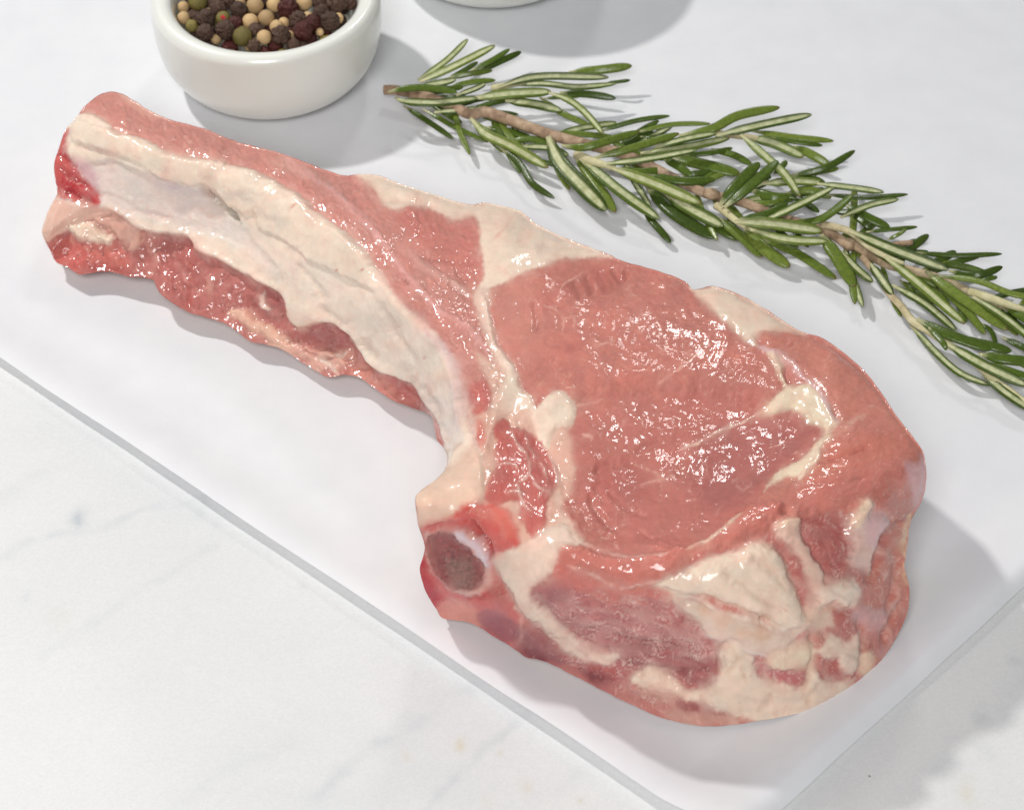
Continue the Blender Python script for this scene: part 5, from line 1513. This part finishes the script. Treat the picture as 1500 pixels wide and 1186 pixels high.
A = q8
lf(A, [(270, 290), (430, 180), (545, 65)], 38, 'u', 5, 9)
lf(A, [(280, 300), (480, 210), (695, 100)], 52, 'u', 9, 15)
lf(A, [(560, 240), (680, 180), (775, 120)], 35, 't', 6, 9)
lf(A, [(600, 245), (740, 180), (838, 135)], 38, 't', 4, 6)
lf(A, [(440, 280), (560, 255), (680, 238)], 32, 't', 8, 9)
lf(A, [(280, 325), (400, 305), (480, 285)], 42, 'u', 10, 12)
lf(A, [(105, 355), (220, 335), (350, 335), (487, 360)], 42, 't', 13, 16)
lf(A, [(150, 385), (200, 408), (380, 415), (600, 390)], 58, 'u', 11, 11)
lf(A, [(360, 468), (520, 455), (642, 448)], 42, 'u', 6, 6)
lf(A, [(440, 330), (580, 300), (697, 292)], 38, 't', 3, 4)
lf(A, [(480, 375), (580, 340), (642, 310)], 36, 'u', 7, 8)
lf(A, [(580, 390), (800, 365), (1003, 355)], 68, 'u', 10, 10)
lf(A, [(190, 430), (330, 520), (465, 612)], 32, 't', 6, 3)
lf(A, [(300, 450), (480, 550), (657, 632)], 30, 't', 6, 3)
lf(A, [(710, 330), (850, 285), (1000, 268), (1320, 276)], 46, 'u', 11, 13)
lf(A, [(770, 322), (950, 310), (1150, 330), (1362, 310)], 46, 'u', 9, 9)
lf(A, [(1100, 250), (1270, 235), (1446, 212)], 52, 't', 6, 9)
lf(A, [(1300, 308), (1385, 298), (1437, 290)], 26, 't', 5, 6)
lf(A, [(1050, 360), (1220, 370), (1358, 392)], 42, 't', 3, 4)
lf(A, [(960, 392), (1060, 385), (1170, 378)], 26, 't', 3, 3)
lf(A, [(990, 360), (1100, 400), (1190, 470), (1290, 587)], 42, 'u', 13, 10)
lf(A, [(740, 400), (920, 425), (1062, 460)], 56, 'u', 6, 6)
lf(A, [(940, 385), (1060, 470), (1225, 545)], 44, 't', 6, 3)
lf(A, [(560, 500), (650, 590), (780, 650), (987, 772)], 62, 'u', 9, 6)
lf(A, [(720, 660), (830, 750), (900, 860), (1022, 940)], 40, 't', 6, 3)
lf(A, [(640, 550), (760, 570), (900, 610)], 46, 't', 4, 4)
lf(A, [(780, 620), (900, 615), (1000, 640)], 42, 't', 4, 5)
lf(A, [(840, 655), (980, 660), (1100, 705)], 42, 'u', 4, 5)
lf(A, [(880, 720), (1000, 750), (1130, 800)], 36, 't', 3, 4)
lf(A, [(640, 590), (700, 650), (740, 690)], 32, 't', 4, 4)
lf(A, [(985, 600), (1050, 740), (1180, 880), (1307, 1007)], 95, 'u', 11, 7)
lf(A, [(1130, 700), (1250, 860), (1357, 1017)], 62, 't', 7, 4)
lf(A, [(1060, 650), (1180, 660), (1300, 628), (1490, 572)], 48, 't', 12, 15)
lf(A, [(300, 360), (400, 345), (520, 330)], 34, 't', 6, 7)
lf(A, [(420, 300), (520, 240), (600, 190)], 34, 't', 4, 5)
B = qb
lf(B, [(70, 345), (280, 290), (543, 208)], 46, 't', 10, 13)
lf(B, [(110, 378), (350, 352), (643, 298)], 46, 'u', 11, 14)
lf(B, [(175, 398), (400, 480), (662, 592)], 66, 'u', 11, 10)
lf(B, [(100, 200), (300, 140), (492, 112)], 30, 't', 4, 7)
lf(B, [(300, 205), (500, 160), (716, 155)], 36, 't', 5, 8)
lf(B, [(540, 222), (720, 185), (870, 110), (1097, 65)], 56, 't', 7, 13)
lf(B, [(740, 222), (980, 165), (1272, 104)], 54, 'u', 11, 15)
lf(B, [(940, 195), (1180, 230), (1392, 250)], 42, 't', 6, 6)
lf(B, [(920, 230), (1060, 262), (1228, 337)], 62, 'u', 9, 7)
lf(B, [(1030, 232), (1190, 255), (1332, 275)], 32, 't', 6, 6)
lf(B, [(1170, 280), (1280, 330), (1372, 387)], 50, 't', 6, 4)
lf(B, [(880, 215), (1000, 320), (1120, 430), (1207, 558)], 56, 'u', 14, 11)
lf(B, [(410, 285), (580, 240), (747, 208)], 54, 'u', 11, 12)
lf(B, [(330, 318), (580, 285), (822, 233)], 60, 'u', 9, 10)
lf(B, [(320, 225), (400, 228), (545, 213)], 26, 't', 4, 5)
lf(B, [(720, 295), (850, 330), (942, 382)], 42, 't', 4, 4)
lf(B, [(560, 330), (720, 315), (837, 288)], 32, 't', 4, 5)
lf(B, [(500, 340), (680, 380), (878, 432)], 76, 't', 4, 4)
lf(B, [(160, 240), (240, 290), (305, 342)], 40, 't', 6, 6)
lf(B, [(455, 345), (540, 390), (612, 442)], 46, 't', 5, 5)
lf(B, [(180, 402), (330, 420), (458, 405)], 44, 't', 8, 8)
lf(B, [(350, 435), (560, 470), (742, 462)], 52, 't', 9, 9)
lf(B, [(765, 605), (860, 490), (985, 368)], 66, 't', 12, 19)
lf(B, [(790, 615), (930, 500), (1087, 358)], 66, 't', 13, 20)
lf(B, [(1060, 430), (1100, 400), (1133, 358)], 36, 't', 8, 10)
lf(B, [(1140, 445), (1340, 400), (1510, 302)], 40, 't', 6, 11)
lf(B, [(0, 345), (210, 520), (434, 680)], 76, 'u', 10, 6)
lf(B, [(350, 640), (430, 730), (497, 808)], 42, 't', 5, 2.5)
lf(B, [(360, 490), (520, 650), (744, 784)], 78, 't', 5, 3.5)
lf(B, [(470, 535), (600, 620), (785, 718)], 76, 'u', 8, 6)
lf(B, [(750, 670), (880, 770), (998, 888)], 58, 't', 6, 3.5)
lf(B, [(900, 720), (1010, 840), (1152, 942)], 72, 't', 6, 4)
lf(B, [(980, 780), (1180, 860), (1407, 1007)], 58, 't', 6, 4)
lf(B, [(850, 692), (1060, 705), (1332, 745)], 72, 'u', 13, 11)
lf(B, [(920, 730), (1120, 790), (1365, 802)], 58, 'u', 10, 9)
lf(B, [(860, 685), (1020, 650), (1142, 590)], 42, 't', 10, 12)
lf(B, [(1000, 692), (1180, 610), (1393, 503)], 52, 'u', 13, 17)
lf(B, [(940, 520), (1060, 560), (1180, 562)], 60, 't', 5, 5)
lf(B, [(1000, 485), (1180, 470), (1342, 480)], 50, 'u', 6, 6)
lf(B, [(940, 590), (1060, 590), (1140, 558)], 36, 't', 6, 7)
lf(B, [(680, 670), (780, 740), (880, 790)], 60, 't', 4, 3)
lf(B, [(560, 440), (640, 430), (740, 420)], 36, 't', 4, 4)
lf(B, [(860, 470), (960, 440), (1050, 450)], 44, 't', 3, 4)
lf(B, [(1130, 540), (1260, 520), (1380, 560)], 50, 't', 4, 4)
lf(B, [(1180, 470), (1300, 420), (1420, 400)], 40, 't', 3, 5)
C = qc; K = 3.206
lf(C, [(170, 365), (250, 480), (327, 610)], 66, 't', 9, 5, K)
lf(C, [(255, 440), (340, 530), (413, 588)], 50, 'u', 6, 4, K)
lf(C, [(150, 125), (320, 145), (465, 166)], 36, 'u', 8, 8, K)
lf(C, [(180, 175), (380, 190), (578, 175)], 32, 't', 5, 6, K)
lf(C, [(260, 285), (400, 225), (534, 198)], 34, 'u', 10, 12, K)
lf(C, [(0, 310), (170, 290), (322, 173)], 46, 't', 9, 14, K)
lf(C, [(280, 220), (380, 280), (492, 332)], 46, 't', 6, 4, K)
lf(C, [(315, 265), (370, 310), (402, 343)], 32, 't', 6, 5, K)
lf(C, [(380, 352), (500, 340), (622, 328)], 26, 't', 6, 8, K)
lf(C, [(480, 388), (530, 365), (570, 336)], 24, 't', 8, 10, K)
lf(C, [(300, 345), (500, 430), (768, 530)], 54, 'u', 14, 12, K)
lf(C, [(370, 390), (440, 450), (560, 520)], 46, 't', 8, 8, K)
lf(C, [(470, 470), (620, 590), (845, 785)], 54, 'u', 12, 8, K)
lf(C, [(660, 535), (800, 640), (1048, 812)], 54, 't', 9, 7, K)
lf(C, [(600, 448), (800, 462), (1020, 455)], 26, 't', 7, 10, K)
lf(C, [(710, 500), (860, 520), (980, 565)], 34, 't', 5, 6, K)
lf(C, [(770, 535), (900, 555), (1022, 515)], 38, 't', 7, 10, K)
lf(C, [(900, 568), (950, 572), (997, 562)], 26, 't', 5, 6, K)
lf(C, [(690, 555), (900, 580), (1060, 640), (1220, 670)], 40, 't', 9, 9, K)
lf(C, [(880, 655), (1040, 760), (1190, 885)], 48, 'u', 10, 8, K)
lf(C, [(500, 600), (660, 690), (805, 815)], 44, 'u', 6, 4, K)
lf(C, [(700, 580), (850, 720), (942, 834)], 40, 't', 7, 4, K)
lf(C, [(400, 500), (450, 570), (505, 645)], 46, 'u', 8, 8, K)
lf(C, [(590, 790), (720, 930), (830, 1020), (965, 1072)], 42, 'u', 5, 3, K)
lf(C, [(620, 760), (760, 830), (970, 905)], 62, 't', 8, 7, K)
lf(C, [(800, 850), (940, 880), (1064, 912)], 52, 't', 6, 6, K)
lf(C, [(750, 870), (920, 970), (1140, 1075)], 54, 'u', 9, 7, K)
lf(C, [(910, 925), (1040, 950), (1200, 965)], 56, 't', 6, 6, K)
lf(C, [(940, 965), (1060, 1010), (1200, 1055)], 48, 't', 5, 5, K)
lf(C, [(930, 1020), (1040, 1110), (1170, 1195)], 48, 'u', 5, 4, K)
lf(C, [(675, 800), (740, 870), (757, 908)], 30, 't', 9, 8, K)
lf(C, [(920, 780), (970, 820), (992, 885)], 28, 't', 5, 3, K)
lf(C, [(1020, 845), (1122, 895), (1240, 960)], 40, 't', 4, 4, K)
lf(C, [(1020, 690), (1150, 770), (1300, 850)], 46, 't', 8, 7, K)
lf(C, [(560, 510), (640, 560), (720, 610)], 40, 't', 6, 5, K)
lf(C, [(540, 580), (620, 630), (700, 690)], 40, 't', 4, 4, K)
lf(C, [(60, 110), (120, 100), (190, 130)], 36, 't', 5, 6, K)
lf(C, [(0, 190), (60, 195), (160, 260)], 40, 't', 5, 5, K)
lf(C, [(220, 250), (300, 260), (350, 230)], 36, 't', 6, 8, K)
lf(C, [(1080, 660), (1180, 640), (1300, 640)], 34, 't', 7, 8, K)
lf(C, [(1060, 950), (1180, 990), (1320, 1040)], 48, 'u', 6, 5, K)
fr = random.Random(21)
mp = catmull(np.array(main), 6, False)[8:]
for k_i in range(64):                      # shorter needles low down, half hidden under the others
    i = int(fr.uniform(0, len(mp) - 2)); b0_ = mp[i]; tg = mp[i + 1] - mp[i]; tg = tg / (np.linalg.norm(tg) + 1e-9)
    sd = fr.choice((-1, 1)); an = sd * math.radians(fr.uniform(14, 58)); ln = fr.uniform(48, 100)
    dv = np.array([tg[0] * math.cos(an) - tg[1] * math.sin(an), tg[0] * math.sin(an) + tg[1] * math.cos(an)])
    bend = np.array([tg[0], tg[1]]) * ln * 0.12
    e_ = b0_ + dv * ln
    z_ = fr.uniform(3.0, 5.5)
    LEAVES.append(([tuple(b0_), tuple((b0_ + e_) / 2 - bend * 0.5), tuple(e_)], fr.uniform(9, 13.5), fr.choice('tttu'), z_, z_ - fr.uniform(0, 1.5)))
lr = random.Random(12)
for pts, wpx, kind, z0, z1 in LEAVES:
    n = len(pts)
    zs = [z0 + (z1 - z0) * (i / (n - 1)) + (0.7 if 0 < i < n - 1 else 0) for i in range(n)]
    p3 = np.array([P1(p[0], p[1], z_ * 0.001) for p, z_ in zip(pts, zs)])
    half = 0.98 * wpx / 2 / pxscale(p3[n // 2])
    c = catmull(p3, 12 if n == 3 else 8, False)
    # even spacing
    seg = np.linalg.norm(np.diff(c, axis=0), axis=1); s = np.concatenate([[0], np.cumsum(seg)]); s /= s[-1]
    tt = np.concatenate([np.linspace(0, 0.9, 16), [0.935, 0.96, 0.98, 0.993, 1.0]])
    c = np.stack([np.interp(tt, s, c[:, j]) for j in range(3)], 1)
    roll = math.radians(lr.uniform(-22, 22))
    verts = []; pale = []; along = []
    m = len(c)
    for i in range(m):
        t = c[min(i + 1, m - 1)] - c[max(i - 1, 0)]; t /= np.linalg.norm(t)
        up = CAMP - c[i]; up /= np.linalg.norm(up)
        up = up * 0.6 + np.array([0, 0, 0.6])
        side = np.cross(t, up); side /= np.linalg.norm(side)
        nrm = np.cross(side, t)
        side, nrm = side * math.cos(roll) + nrm * math.sin(roll), nrm * math.cos(roll) - side * math.sin(roll)
        x = tt[i]
        wv = (0.34 + 0.66 * float(sstep(0.0, 0.28, x))) * math.sqrt(max(1 - max((x - 0.72) / 0.28, 0) ** 2.2, 0.0016))
        for ax, hh, pl in XS:
            if kind == 't':
                hh = -hh * 1.05 + (0.14 if abs(ax) < .1 else 0)
            verts.append(c[i] + (side * ax + nrm * hh * 0.85) * half * wv - sprig_loc)
            pale.append(pl * (1 if x < 0.95 else 0.4)); along.append(x)
    k = len(XS)
    faces = [(i * k + j, i * k + (j + 1) % k, (i + 1) * k + (j + 1) % k, (i + 1) * k + j) for i in range(m - 1) for j in range(k)]
    faces += [tuple(range(k))[::-1], tuple((m - 1) * k + j for j in range(k))]
    lo = min(vv[2] for vv in verts)
    if lo < 0.0003:
        verts = [vv + np.array([0, 0, 0.0003 - lo]) for vv in verts]
    o = mesh_obj('leaf', verts, faces, M_LEAF, sprig)
    for nm, dat in (('pale', pale), ('along', along)):
        at = o.data.attributes.new(nm, 'FLOAT', 'POINT'); at.data.foreach_set('value', np.array(dat, np.float32))
